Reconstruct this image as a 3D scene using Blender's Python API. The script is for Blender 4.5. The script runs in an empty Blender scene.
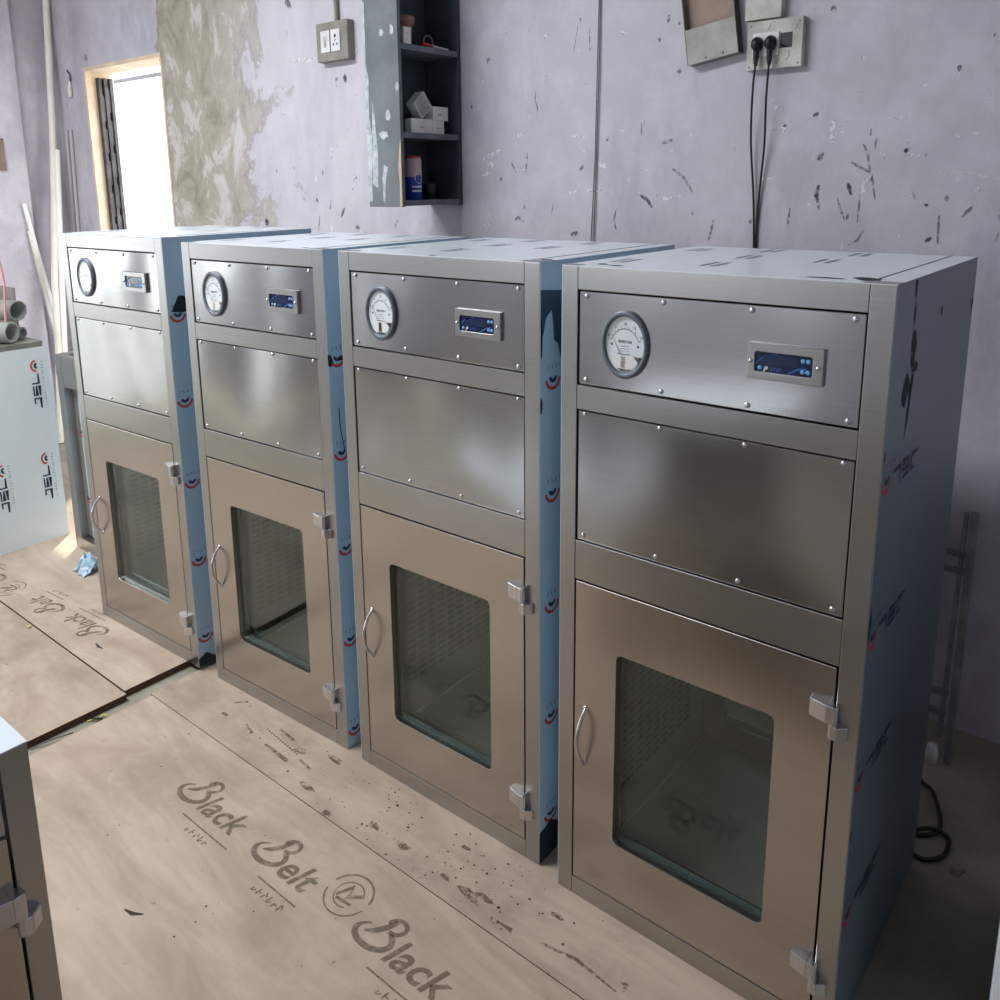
import bpy, bmesh, math, random
from mathutils import Vector, Matrix
random.seed(7)
C = bpy.context.scene.collection
PI = math.pi

# ------------------------------------------------------------------ materials
def srgb(r, g, b):
    f = lambda c: c/12.92 if c <= .04045 else ((c+.055)/1.055)**2.4
    return (f(r/255), f(g/255), f(b/255), 1)

def new_mat(name):
    m = bpy.data.materials.new(name); m.use_nodes = True
    nt = m.node_tree
    for n in list(nt.nodes): nt.nodes.remove(n)
    out = nt.nodes.new('ShaderNodeOutputMaterial')
    b = nt.nodes.new('ShaderNodeBsdfPrincipled')
    nt.links.new(b.outputs[0], out.inputs[0])
    return m, nt, b, out

def nd(nt, t, **kw):
    n = nt.nodes.new(t)
    for k, v in kw.items():
        if k in n.inputs.keys(): n.inputs[k].default_value = v
        else: setattr(n, k, v)
    return n

def noise(nt, coord, scale, detail=4, rough=.55, stretch=None, loc=(0, 0, 0), dist=0):
    n = nd(nt, 'ShaderNodeTexNoise', Scale=scale, Detail=detail, Roughness=rough, Distortion=dist)
    mp = nd(nt, 'ShaderNodeMapping')
    mp.inputs['Location'].default_value = loc
    if stretch: mp.inputs['Scale'].default_value = stretch
    nt.links.new(coord, mp.inputs[0]); nt.links.new(mp.outputs[0], n.inputs[0])
    return n.outputs['Fac']

def ramp(nt, fac, stops):
    r = nd(nt, 'ShaderNodeValToRGB')
    e = r.color_ramp.elements
    while len(e) < len(stops): e.new(.5)
    for i, (p, c) in enumerate(stops):
        e[i].position = p; e[i].color = c if len(c) == 4 else (*c, 1)
    nt.links.new(fac, r.inputs[0])
    return r.outputs[0]

def mix(nt, fac, a, b, mode='MIX'):
    m = nd(nt, 'ShaderNodeMix', data_type='RGBA', blend_type=mode)
    for s, v in ((0, fac), (6, a), (7, b)):
        if hasattr(v, 'links') or hasattr(v, 'is_linked'): nt.links.new(v, m.inputs[s])
        else: m.inputs[s].default_value = v
    return m.outputs[2]

def math_n(nt, op, a, b=0., clamp=False):
    m = nd(nt, 'ShaderNodeMath', operation=op, use_clamp=clamp)
    for s, v in ((0, a), (1, b)):
        if hasattr(v, 'is_linked'): nt.links.new(v, m.inputs[s])
        else: m.inputs[s].default_value = v
    return m.outputs[0]

def bump(nt, b, h, strength, dist=.01):
    n = nd(nt, 'ShaderNodeBump', Strength=strength, Distance=dist)
    nt.links.new(h, n.inputs['Height']); nt.links.new(n.outputs[0], b.inputs['Normal'])

def tc(nt, k='Object'): return nd(nt, 'ShaderNodeTexCoord').outputs[k]

def plain(name, col, rough=.5, metal=0., spec=.5):
    m, nt, b, o = new_mat(name)
    b.inputs['Base Color'].default_value = col; b.inputs['Roughness'].default_value = rough
    b.inputs['Metallic'].default_value = metal; b.inputs['Specular IOR Level'].default_value = spec
    return m

def mottled(name, c1, c2, scale, rough=.6, metal=0., bmp=0., stretch=None, spec=.5):
    m, nt, b, o = new_mat(name)
    f = noise(nt, tc(nt), scale, 6, .6, stretch)
    nt.links.new(ramp(nt, f, [(.35, c1), (.65, c2)]), b.inputs['Base Color'])
    b.inputs['Roughness'].default_value = rough; b.inputs['Metallic'].default_value = metal
    b.inputs['Specular IOR Level'].default_value = spec
    if bmp: bump(nt, b, f, bmp)
    return m

def brushed(name, col, rough, wave=0., aniso=.55, wscale=3.):
    m, nt, b, o = new_mat(name)
    u = tc(nt, 'UV')
    grain = noise(nt, u, 40, 3, .6, (.12, 5, 1))
    lo = tuple(c*.90 for c in col[:3])+(1,)
    cl = noise(nt, tc(nt), 2.2, 4, .55)
    base = mix(nt, ramp(nt, grain, [(.3, (0, 0, 0)), (.7, (1, 1, 1))]), lo, col)
    base = mix(nt, ramp(nt, cl, [(.4, (.35, .35, .35)), (.65, (0, 0, 0))]), base, tuple(c*.86 for c in col[:3])+(1,))
    nt.links.new(base, b.inputs['Base Color'])
    b.inputs['Metallic'].default_value = 1
    b.inputs['Roughness'].default_value = rough
    b.inputs['Anisotropic'].default_value = aniso
    t = nd(nt, 'ShaderNodeTangent', direction_type='UV_MAP')
    nt.links.new(t.outputs[0], b.inputs['Tangent'])
    if wave:
        oi = nd(nt, 'ShaderNodeObjectInfo')
        ad = nd(nt, 'ShaderNodeVectorMath', operation='ADD')
        cb = nd(nt, 'ShaderNodeCombineXYZ')
        nt.links.new(math_n(nt, 'MULTIPLY', oi.outputs['Random'], 40.), cb.inputs[0])
        nt.links.new(tc(nt), ad.inputs[0]); nt.links.new(cb.outputs[0], ad.inputs[1])
        h = noise(nt, ad.outputs[0], wscale, 0, .4, (1.6, 1, .7))
        bump(nt, b, h, wave, .03)
    return m

M = {}
M['steel'] = brushed('brushed_steel', srgb(180, 179, 177), .30, aniso=.5)
M['panel'] = brushed('sheet_steel', srgb(186, 186, 187), .20, wave=.9, aniso=.6, wscale=2.4)
M['door'] = brushed('door_steel', srgb(190, 185, 178), .25, wave=.35, aniso=.55, wscale=2.0)
M['liner'] = mottled('liner_steel', srgb(142, 139, 132), srgb(162, 159, 151), 3, .40, .55)
M['bare_mid'] = plain('bare_blue_steel', srgb(78, 98, 114), .35, .6)
M['bare'] = plain('bare_dark_steel', srgb(34, 39, 46), .6, 0, .3)
M['hinge'] = plain('satin_chrome', srgb(205, 205, 208), .26, 1)
M['black'] = plain('black_plastic', srgb(22, 23, 26), .45)
M['slot'] = plain('slot_dark', srgb(28, 27, 25), .7)
M['cord'] = plain('black_rubber', srgb(24, 26, 28), .5)
M['white'] = mottled('white_plastic', srgb(214, 214, 214), srgb(232, 232, 232), 14, .45)
M['navy'] = plain('film_ink_navy', srgb(26, 40, 70), .45)
M['red'] = plain('film_ink_red', srgb(196, 62, 58), .45)
M['grey_ink'] = plain('film_ink_grey', srgb(104, 122, 140), .5)

def film(name, c1, c2, rough=.32, metal=.0):
    m, nt, b, o = new_mat(name)
    f = noise(nt, tc(nt), 2.0, 4, .5)
    nt.links.new(ramp(nt, f, [(.3, c1), (.7, c2)]), b.inputs['Base Color'])
    b.inputs['Roughness'].default_value = rough; b.inputs['Metallic'].default_value = metal
    b.inputs['Specular IOR Level'].default_value = .6
    h = noise(nt, tc(nt), 3.0, 2, .5, (1, 1, .6))
    bump(nt, b, h, .06, .02)
    return m
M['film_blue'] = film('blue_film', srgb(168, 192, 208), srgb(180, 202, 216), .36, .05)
M['film_shaded'] = film('shaded_film', srgb(108, 122, 132), srgb(120, 134, 144), .36, .15)  # same film darkened and greyed, the side's shade put into its colour
M['film_pale'] = film('pale_film', srgb(218, 229, 236), srgb(228, 236, 241), .26, .0)
M['film_sheet'] = film('sheet_film', srgb(218, 228, 230), srgb(226, 233, 233), .35)

def glass(name, tint, fres=1.45):
    m, nt, b, o = new_mat(name)
    nt.nodes.remove(b)
    tr = nd(nt, 'ShaderNodeBsdfTransparent'); tr.inputs[0].default_value = tint
    gl = nd(nt, 'ShaderNodeBsdfGlossy'); gl.inputs['Roughness'].default_value = .02
    gl.inputs[0].default_value = (.85, .95, .93, 1)
    fr = nd(nt, 'ShaderNodeFresnel', IOR=fres)
    mx = nd(nt, 'ShaderNodeMixShader')
    geo = nd(nt, 'ShaderNodeNewGeometry')     # thin pane: reflect only where light enters, so no false total reflection on leaving
    nt.links.new(math_n(nt, 'MULTIPLY', fr.outputs[0], math_n(nt, 'SUBTRACT', 1., geo.outputs['Backfacing'])), mx.inputs[0]); nt.links.new(tr.outputs[0], mx.inputs[1]); nt.links.new(gl.outputs[0], mx.inputs[2])
    nt.links.new(mx.outputs[0], o.inputs[0])
    return m
M['glass'] = glass('window_glass', (.92, .95, .94, 1), 1.6)
M['dial_glass'] = glass('clear_glass', (.97, .98, .98, 1), 1.18)
M['glass_edge'] = plain('glass_edge_green', srgb(66, 82, 82), .25)

# plaster wall, lilac limewash with a bare khaki render patch between doorway and shelf
def wall_mat(name, peel=True):
    m, nt, b, o = new_mat(name)
    g = nd(nt, 'ShaderNodeNewGeometry').outputs['Position']
    big = noise(nt, g, 1.1, 6, .6)
    fine = noise(nt, g, 7, 8, .65)
    base = ramp(nt, big, [(.3, srgb(178, 175, 184)), (.5, srgb(196, 193, 201)), (.7, srgb(187, 185, 196))])
    base = mix(nt, ramp(nt, fine, [(.42, (0, 0, 0)), (.68, (.65, .65, .65))]), base, srgb(212, 209, 218))
    smear = noise(nt, g, 3.5, 6, .7, (1, 1, .35), (4, 0, 2))
    base = mix(nt, ramp(nt, smear, [(.48, (0, 0, 0)), (.70, (.65, .65, .65))]), base, srgb(158, 154, 168))
    # small dark and light scuffs
    for sc, st, loc, th, col, k in ((16, (1, 1, .3), (1, 2, 3), .705, srgb(104, 98, 108), .8), (13, (1, 1, .4), (5, 1, 9), .70, srgb(232, 231, 236), .8), (20, (.35, 1, 1), (8, 3, 5), .72, srgb(230, 228, 232), .7)):
        s = noise(nt, g, sc, 5, .6, st, loc)
        base = mix(nt, ramp(nt, s, [(th, (0, 0, 0)), (th+.04, (k, k, k))]), base, col)
    sep = nd(nt, 'ShaderNodeSeparateXYZ'); nt.links.new(g, sep.inputs[0])
    if peel:
        # height towards 1 inside the bare patch
        def window(v, a0, a1, b0, b1):
            r1 = nd(nt, 'ShaderNodeMapRange', clamp=True); r1.inputs[1].default_value = a0; r1.inputs[2].default_value = a1
            r2 = nd(nt, 'ShaderNodeMapRange', clamp=True); r2.inputs[1].default_value = b0; r2.inputs[2].default_value = b1
            nt.links.new(v, r1.inputs[0]); nt.links.new(v, r2.inputs[0])
            return math_n(nt, 'MULTIPLY', r1.outputs[0], math_n(nt, 'SUBTRACT', 1., r2.outputs[0]))
        w = window(sep.outputs[0], -3.50, -3.36, -3.05, -2.05)
        top = nd(nt, 'ShaderNodeMapRange', clamp=True); top.inputs[1].default_value = 1.0; top.inputs[2].default_value = 2.6
        top.inputs[3].default_value = .0; top.inputs[4].default_value = .18
        nt.links.new(sep.outputs[2], top.inputs[0])
        n1 = noise(nt, g, 2.6, 9, .68, None, (3, 0, 1), .4)
        s = math_n(nt, 'ADD', math_n(nt, 'MULTIPLY', w, .42), n1)
        mask = ramp(nt, s, [(.70, (0, 0, 0)), (.74, (1, 1, 1))])
        khaki = ramp(nt, noise(nt, g, 5.5, 9, .74, (1, 1, .6), (0, 5, 2), .6), [(.34, srgb(132, 127, 112)), (.46, srgb(166, 160, 146)), (.54, srgb(174, 169, 156)), (.565, srgb(196, 192, 186)), (.7, srgb(208, 205, 204))])
        base = mix(nt, mask, base, khaki)
        edge = ramp(nt, s, [(.68, (0, 0, 0)), (.70, (.5, .5, .5)), (.735, (.5, .5, .5)), (.745, (0, 0, 0))])
        base = mix(nt, edge, base, srgb(120, 112, 100))
        w2 = window(sep.outputs[0], -4.4, -1.9, 40., 41.)
        pale = mix(nt, math_n(nt, 'MULTIPLY', window(sep.outputs[0], -3.0, -2.4, -1.9, -1.4), .4), base, srgb(224, 221, 226))
        base = pale
    nt.links.new(base, b.inputs['Base Color'])
    b.inputs['Roughness'].default_value = .8; b.inputs['Specular IOR Level'].default_value = .3
    bump(nt, b, fine, .25, .01)
    return m
M['wall'] = wall_mat('lilac_plaster')
M['wall_plain'] = wall_mat('lilac_plaster_plain', False)
M['wall_dim'] = mottled('darkened_plaster', srgb(78, 76, 78), srgb(98, 95, 98), 2, .8)  # plaster darkened to dim the unseen right side of the room; unused
def scuff(name, col, lo, hi, scale):
    m, nt, b, o = new_mat(name)
    b.inputs['Base Color'].default_value = col; b.inputs['Roughness'].default_value = .85
    f = noise(nt, tc(nt), scale, 5, .7)
    tr = nd(nt, 'ShaderNodeBsdfTransparent'); mx = nd(nt, 'ShaderNodeMixShader')
    nt.links.new(ramp(nt, f, [(lo, (0, 0, 0)), (hi, (1, 1, 1))]), mx.inputs[0])
    nt.links.new(tr.outputs[0], mx.inputs[1]); nt.links.new(b.outputs[0], mx.inputs[2]); nt.links.new(mx.outputs[0], o.inputs[0])
    return m
M['scuff_dark'] = scuff('wall_scuff', srgb(130, 124, 137), .40, .62, 55)
M['scuff_white'] = scuff('wall_scratch', srgb(228, 227, 233), .36, .56, 55)
M['smudge'] = scuff('wall_smudge', srgb(138, 132, 145), .46, .60, 40)

def ply_mat(name, tone, dirt):
    m, nt, b, o = new_mat(name)
    g = tc(nt)
    k = lambda r, gg, bb: srgb(r*tone, gg*tone, bb*tone)
    grain = noise(nt, g, 3.2, 7, .62, (.5, 1.6, 1), (1, 4, 0), 1.2)
    base = ramp(nt, grain, [(.3, k(178, 158, 140)), (.5, k(200, 180, 160)), (.68, k(212, 194, 174))])
    fine = noise(nt, g, 18, 5, .6, (.25, 1.5, 1), (0, 2, 0), .6)
    base = mix(nt, ramp(nt, fine, [(.45, (0, 0, 0)), (.7, (.35, .35, .35))]), base, k(170, 150, 132))
    st = noise(nt, g, 2.1, 8, .7, None, (7, 1, 0))
    base = mix(nt, ramp(nt, st, [(.5, (0, 0, 0)), (.72, (dirt, dirt, dirt))]), base, k(126, 112, 100))
    ck = noise(nt, g, 5.0, 8, .75, None, (2, 9, 0), 1.5)
    base = mix(nt, ramp(nt, ck, [(.60, (0, 0, 0)), (.72, (.35, .35, .35))]), base, k(222, 206, 186))
    sp = noise(nt, g, 34, 3, .6, None, (11, 3, 0))
    base = mix(nt, ramp(nt, sp, [(.70, (0, 0, 0)), (.74, (dirt*1.4,)*3)]), base, k(84, 72, 62))
    nt.links.new(base, b.inputs['Base Color'])
    b.inputs['Roughness'].default_value = .62; b.inputs['Specular IOR Level'].default_value = .35
    bump(nt, b, fine, .08, .004)
    return m
M['ply'] = ply_mat('plywood', .885, .36)
M['ply_dirty'] = ply_mat('worn_plywood', .86, .62)
M['ply_edge'] = mottled('plywood_edge', srgb(70, 46, 36), srgb(104, 74, 58), 9, .8, stretch=(1, 1, 30))
M['ply_ink'] = scuff('stencil_ink', srgb(112, 98, 83), .24, .66, 26)
M['ply_mark'] = scuff('floor_stain', srgb(104, 88, 76), .40, .62, 50)
M['speck'] = plain('dirt_speck', srgb(52, 44, 40), .8)
M['concrete'] = mottled('stained_concrete', srgb(112, 109, 96), srgb(160, 155, 138), 2.4, .7, bmp=.15)
M['grey_paint'] = mottled('chipped_grey_paint', srgb(92, 100, 104), srgb(114, 122, 124), 6, .4)
M['shelf_dark'] = mottled('dark_slate_paint', srgb(58, 64, 76), srgb(74, 82, 94), 8, .6)
M['shelf_edge'] = mottled('worn_slate_edge', srgb(92, 98, 108), srgb(120, 126, 134), 20, .6)
M['bare_wood'] = mottled('bare_wood', srgb(176, 150, 118), srgb(206, 186, 158), 18, .7)
M['chip_white'] = mottled('primer_chip', srgb(150, 160, 162), srgb(200, 207, 208), 40, .6)
M['card'] = mottled('white_card', srgb(220, 218, 214), srgb(236, 234, 232), 10, .6)
M['fuse_box'] = mottled('galvanised_box', srgb(122, 120, 112), srgb(150, 148, 140), 9, .45, .3)
M['fuse_back'] = mottled('brown_backing', srgb(140, 120, 108), srgb(164, 146, 132), 5, .7)
M['dirty_plastic'] = mottled('dirty_plastic', srgb(150, 148, 138), srgb(206, 204, 194), 9, .5)
M['grey_box'] = mottled('grey_box', srgb(128, 124, 116), srgb(150, 146, 138), 12, .6)
M['pot'] = plain('brown_plastic', srgb(150, 116, 96), .45)
M['blue'] = plain('blue_tin', srgb(34, 74, 170), .3)
M['pinkish'] = plain('pale_tin_top', srgb(198, 178, 178), .35)
M['pvc'] = mottled('yellowed_pvc', srgb(226, 221, 204), srgb(240, 237, 226), 5, .5)
M['pvc_grey'] = plain('grey_pvc', srgb(196, 191, 196), .6)
M['wire'] = plain('grey_wire', srgb(98, 88, 92), .6)
M['dark_metal'] = mottled('dark_metal', srgb(62, 60, 62), srgb(88, 86, 86), 10, .45, .6)
M['tube'] = mottled('grey_roll', srgb(150, 152, 146), srgb(176, 178, 172), 6, .6)
M['pink'] = plain('pink_string', srgb(226, 150, 152), .7)
M['yellow'] = plain('yellow_tape', srgb(196, 190, 104), .6)
M['rack'] = mottled('rack_steel', srgb(128, 130, 132), srgb(164, 166, 166), 14, .4, .5)
M['dial'] = plain('dial_white', srgb(226, 230, 234), .5)
M['bezel'] = plain('bezel_grey', srgb(104, 112, 122), .38, .3)
M['display'] = plain('display_blue', srgb(14, 32, 66), .15)
M['lcd'] = plain('display_window', srgb(34, 44, 78), .12)
M['button'] = plain('button_blue', srgb(112, 172, 224), .4)
M['stripe'] = plain('display_stripe', srgb(40, 92, 160), .3)
M['brown_board'] = mottled('brown_board', srgb(120, 98, 92), srgb(140, 118, 108), 8, .7)
M['jamb'] = mottled('raw_plaster_jamb', srgb(216, 192, 164), srgb(232, 214, 190), 8, .8)
M['out_ground'] = plain('outside_ground', srgb(150, 153, 147), .8)
M['out_white'] = plain('outside_white', srgb(246, 246, 246), .7)

# ------------------------------------------------------------------ mesh builder
class MB:
    def __init__(s): s.v = []; s.f = []; s.mi = []; s.ms = []; s.sm = []; s.T = None
    def idx(s, mat):
        if mat not in s.ms: s.ms.append(mat)
        return s.ms.index(mat)
    def add(s, vs, fs, mat, smooth=False):
        o = len(s.v); i = s.idx(mat)
        for p in vs:
            p = Vector(p)
            if s.T: p = s.T @ p
            s.v.append(p)
        for f in fs:
            s.f.append([o+k for k in f]); s.mi.append(i); s.sm.append(smooth)
        return s
    def box(s, a, b, mat):
        x0, y0, z0 = a; x1, y1, z1 = b
        vs = [(x0,y0,z0),(x1,y0,z0),(x1,y1,z0),(x0,y1,z0),(x0,y0,z1),(x1,y0,z1),(x1,y1,z1),(x0,y1,z1)]
        return s.add(vs, [(3,2,1,0),(4,5,6,7),(0,1,5,4),(1,2,6,5),(2,3,7,6),(3,0,4,7)], mat)
    def hexa(s, vs, mat):   # eight corners, bottom then top, counter-clockwise from above
        return s.add(vs, [(3,2,1,0),(4,5,6,7),(0,1,5,4),(1,2,6,5),(2,3,7,6),(3,0,4,7)], mat)
    def tube(s, pts, r, mat, n=10, caps=True, closed=False):
        pts = [Vector(p) for p in pts]; N = len(pts)
        rs = r if isinstance(r, (list, tuple)) else [r]*N
        vs = []; fs = []
        ref = None
        for i, p in enumerate(pts):
            d = (pts[min(i+1, N-1)]-pts[max(i-1, 0)]).normalized()
            if ref is None:
                ref = Vector((0, 0, 1)) if abs(d.z) < .9 else Vector((1, 0, 0))
            a = (ref-d*ref.dot(d))
            if a.length < 1e-4: a = d.orthogonal()
            a.normalize(); b = d.cross(a); ref = a
            for k in range(n):
                t = 2*PI*k/n
                vs.append(p+(a*math.cos(t)+b*math.sin(t))*rs[i])
        for i in range(N-1):
            for k in range(n):
                fs.append((i*n+k, i*n+(k+1) % n, (i+1)*n+(k+1) % n, (i+1)*n+k))
        s.add(vs, fs, mat, True)
        if caps: s.add(vs[:n], [tuple(range(n))[::-1]], mat); s.add(vs[-n:], [tuple(range(n))], mat)
        return s
    def lathe(s, prof, mat, n=32, axis='z', c=(0, 0, 0)):   # prof: (radius, height)
        vs = []; fs = []
        for r, h in prof:
            for k in range(n):
                t = 2*PI*k/n; x, y = r*math.cos(t), r*math.sin(t)
                p = (x, y, h) if axis == 'z' else (x, -h, y)    # 'y': height points at -y (towards the room)
                vs.append(Vector(p)+Vector(c))
        for i in range(len(prof)-1):
            for k in range(n): fs.append((i*n+k, i*n+(k+1) % n, (i+1)*n+(k+1) % n, (i+1)*n+k))
        return s.add(vs, fs, mat, True)
    def poly(s, pts3, mat): return s.add(pts3, [tuple(range(len(pts3)))], mat)
    def build(s, name, parent=None, bevel=0., fix=True):
        me = bpy.data.meshes.new(name)
        me.from_pydata([tuple(p) for p in s.v], [], s.f)
        for m in s.ms: me.materials.append(m)
        for p, i, sm in zip(me.polygons, s.mi, s.sm): p.material_index = i; p.use_smooth = sm
        bm = bmesh.new(); bm.from_mesh(me)
        if fix: bmesh.ops.recalc_face_normals(bm, faces=bm.faces)
        uv = bm.loops.layers.uv.new('UVMap')
        for f in bm.faces:
            n = f.normal; ax = max(range(3), key=lambda i: abs(n[i]))
            for l in f.loops:
                c = l.vert.co
                l[uv].uv = (c.x, c.z) if ax == 1 else ((c.y, c.z) if ax == 0 else (c.x, c.y))
        bm.to_mesh(me); bm.free()
        o = bpy.data.objects.new(name, me); C.objects.link(o)
        if parent: o.parent = parent
        if bevel:
            b = o.modifiers.new('bevel', 'BEVEL'); b.width = bevel; b.segments = 2; b.limit_method = 'ANGLE'; b.angle_limit = .7
        return o

def tag(o, label=None, cat=None, group=None, kind=None):
    for k, v in (('label', label), ('category', cat), ('group', group), ('kind', kind)):
        if v: o[k] = v
    return o
def thing(name, label, cat, loc=(0, 0, 0), rz=0, group=None):
    o = bpy.data.objects.new(name, None); C.objects.link(o); o.empty_display_size = .1
    o.location = loc; o.rotation_euler = (0, 0, rz)
    return tag(o, label, cat, group)
def share(src, parent):       # a copy of a part that shares its mesh
    o = src.copy(); C.objects.link(o); o.parent = parent; return o

# flat strokes on a surface: o origin, u right, v up (3-D vectors); lifted a hair along n
class Ink:
    def __init__(s, mb, o, u, v, lift=.0004):
        s.mb = mb; s.o = Vector(o); s.u = Vector(u); s.v = Vector(v); s.n = s.u.cross(s.v).normalized()*lift
    def P(s, x, y): return s.o+s.u*x+s.v*y+s.n
    def fill(s, pts, mat): s.mb.poly([s.P(*p) for p in pts], mat)
    def stroke(s, pts, w, mat, closed=False):
        pts = [Vector((p[0], p[1])) for p in pts]; N = len(pts)
        ws = w if isinstance(w, (list, tuple)) else [w]*N
        L = []; R = []
        for i, p in enumerate(pts):
            a = pts[(i-1) % N] if closed else pts[max(i-1, 0)]
            b = pts[(i+1) % N] if closed else pts[min(i+1, N-1)]
            d = (b-a)
            if d.length < 1e-9: d = Vector((1, 0))
            d.normalize(); q = Vector((-d.y, d.x))*ws[i]/2
            k = 1.
            if 0 < i < N-1 and not closed:
                d1 = (p-pts[i-1]).normalized(); c = max(.45, abs(Vector((-d1.y, d1.x)).dot(Vector((-d.y, d.x))))); k = 1/c
            L.append(s.P(*(p+q*k))); R.append(s.P(*(p-q*k)))
        vs = L+R; fs = []
        for i in range(N if closed else N-1):
            j = (i+1) % N
            fs.append((i, N+i, N+j, j))
        s.mb.add(vs, fs, mat)
    def arc(s, c, r, a0, a1, w, mat, n=14, sy=1.):
        s.stroke([(c[0]+r*math.cos(math.radians(a0+(a1-a0)*i/n)), c[1]+sy*r*math.sin(math.radians(a0+(a1-a0)*i/n))) for i in range(n+1)], w, mat)
    def text(s, body, size, x, y, mat, shear=0., align='LEFT', space=1., bold=0.):
        vs, fs = font_mesh(body, size, shear, align, space, bold)
        s.mb.add([s.P(x+p[0], y+p[1]) for p in vs], fs, mat)

_fc = {}
def font_mesh(body, size, shear, align, space, bold):
    key = (body, size, shear, align, space, bold)
    if key not in _fc:
        cu = bpy.data.curves.new('lettering', 'FONT'); cu.body = body; cu.size = size; cu.shear = shear
        cu.align_x = align; cu.space_character = space; cu.offset = bold; cu.resolution_u = 3
        ob = bpy.data.objects.new('lettering', cu); C.objects.link(ob)
        dg = bpy.context.evaluated_depsgraph_get()
        me = bpy.data.meshes.new_from_object(ob.evaluated_get(dg))
        _fc[key] = ([tuple(v.co) for v in me.vertices], [tuple(p.vertices) for p in me.polygons])
        bpy.data.objects.remove(ob); bpy.data.curves.remove(cu); bpy.data.meshes.remove(me)
    return _fc[key]

def film_logo(ink, k=1., faint=False):
    """mill mark of the protective film: J S L, double arc, tiny line of letters; origin at the left end of the baseline"""
    nv, rd, gr = (M['grey_ink'] if faint else M['navy']), (M['grey_ink'] if faint else M['red']), M['grey_ink']
    w = .0065*k
    q = lambda L: [(x*k, y*k) for x, y in L]
    ink.stroke(q([(.022, .030), (.046, .030), (.046, .004), (.0, .004)]), w, nv)
    ink.stroke(q([(.104, .030), (.060, .030), (.060, .017), (.102, .017), (.102, .003), (.058, .003)]), w, nv)
    ink.stroke(q([(.116, .034), (.116, .004), (.160, .004)]), w, nv)
    ink.arc((.196*k, .004*k), .025*k, 10, 170, .0075*k, rd)
    ink.arc((.196*k, .002*k), .0105*k, 10, 170, .0085*k, nv)
    x = .008
    for i, ch in enumerate('JINDAL STAINLESS'):
        ink.text(ch, .0125*k, x*k, -.022*k, nv if i > 10 and not faint else gr); x += .0134
# ------------------------------------------------------------------ pass-through cabinets
W, D, H = .601, .578, 1.40
LX, RX = .036, .563                      # inner edges of the two front posts
Z1T, Z1B, Z2T, Z2B, DT, DB = 1.3545, 1.168, 1.119, .844, .7593, .0443
WX0, WX1, WZ0, WZ1 = .138, .4615, .183, .623

def rrect(x0, z0, x1, z1, r, k=5):
    pts = []
    for cx, cz, a in ((x1-r, z1-r, 0), (x0+r, z1-r, 90), (x0+r, z0+r, 180), (x1-r, z0+r, 270)):
        for i in range(k+1):
            t = math.radians(a+90*i/k); pts.append((cx+r*math.cos(t), cz+r*math.sin(t)))
    return pts

def holed_plate(mb, x0, z0, x1, z1, hx0, hz0, hx1, hz1, r, y0, y1, mat, k=5):
    inn = rrect(hx0, hz0, hx1, hz1, r, k); n = len(inn)
    out = [(x1, z1), (x0, z1), (x0, z0), (x1, z0)]
    vs = [(x, y0, z) for x, z in inn]+[(x, y0, z) for x, z in out]+[(x, y1, z) for x, z in inn]+[(x, y1, z) for x, z in out]
    fs = []; B = n+4
    for c in range(4):
        for i in range(k):
            a, b = c*(k+1)+i, c*(k+1)+i+1
            fs.append((n+c, b, a)); fs.append((B+n+c, B+a, B+b))
        a = c*(k+1)+k; b = ((c+1) % 4)*(k+1); d = (c+1) % 4
        fs.append((n+c, n+d, b, a)); fs.append((B+n+c, B+a, B+b, B+n+d))
    for i in range(n):
        j = (i+1) % n; fs.append((i, j, B+j, B+i))
    for c in range(4):
        d = (c+1) % 4; fs.append((n+d, n+c, B+n+c, B+n+d))
    mb.add(vs, fs, mat)

def screw_mesh():
    m = MB(); m.lathe([(.0052, 0), (.0052, .001), (.0042, .0026), (.0018, .0034), (0.0001, .0035)], M['hinge'], 12, 'y')
    return m

def screws(parent, pts, cache):
    for x, z in pts:
        if 'screw' not in cache: s = screw_mesh().build('screw', parent); cache['screw'] = s
        else: s = share(cache['screw'], parent)
        s.location = (x, .0028, z)

def panel(name, z0, z1, root):
    m = MB(); g = .0028
    m.box((LX+g, .0028, z0+g), (RX-g, .024, z1-g), M['panel'])
    return m.build(name, root, .0016)

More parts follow.
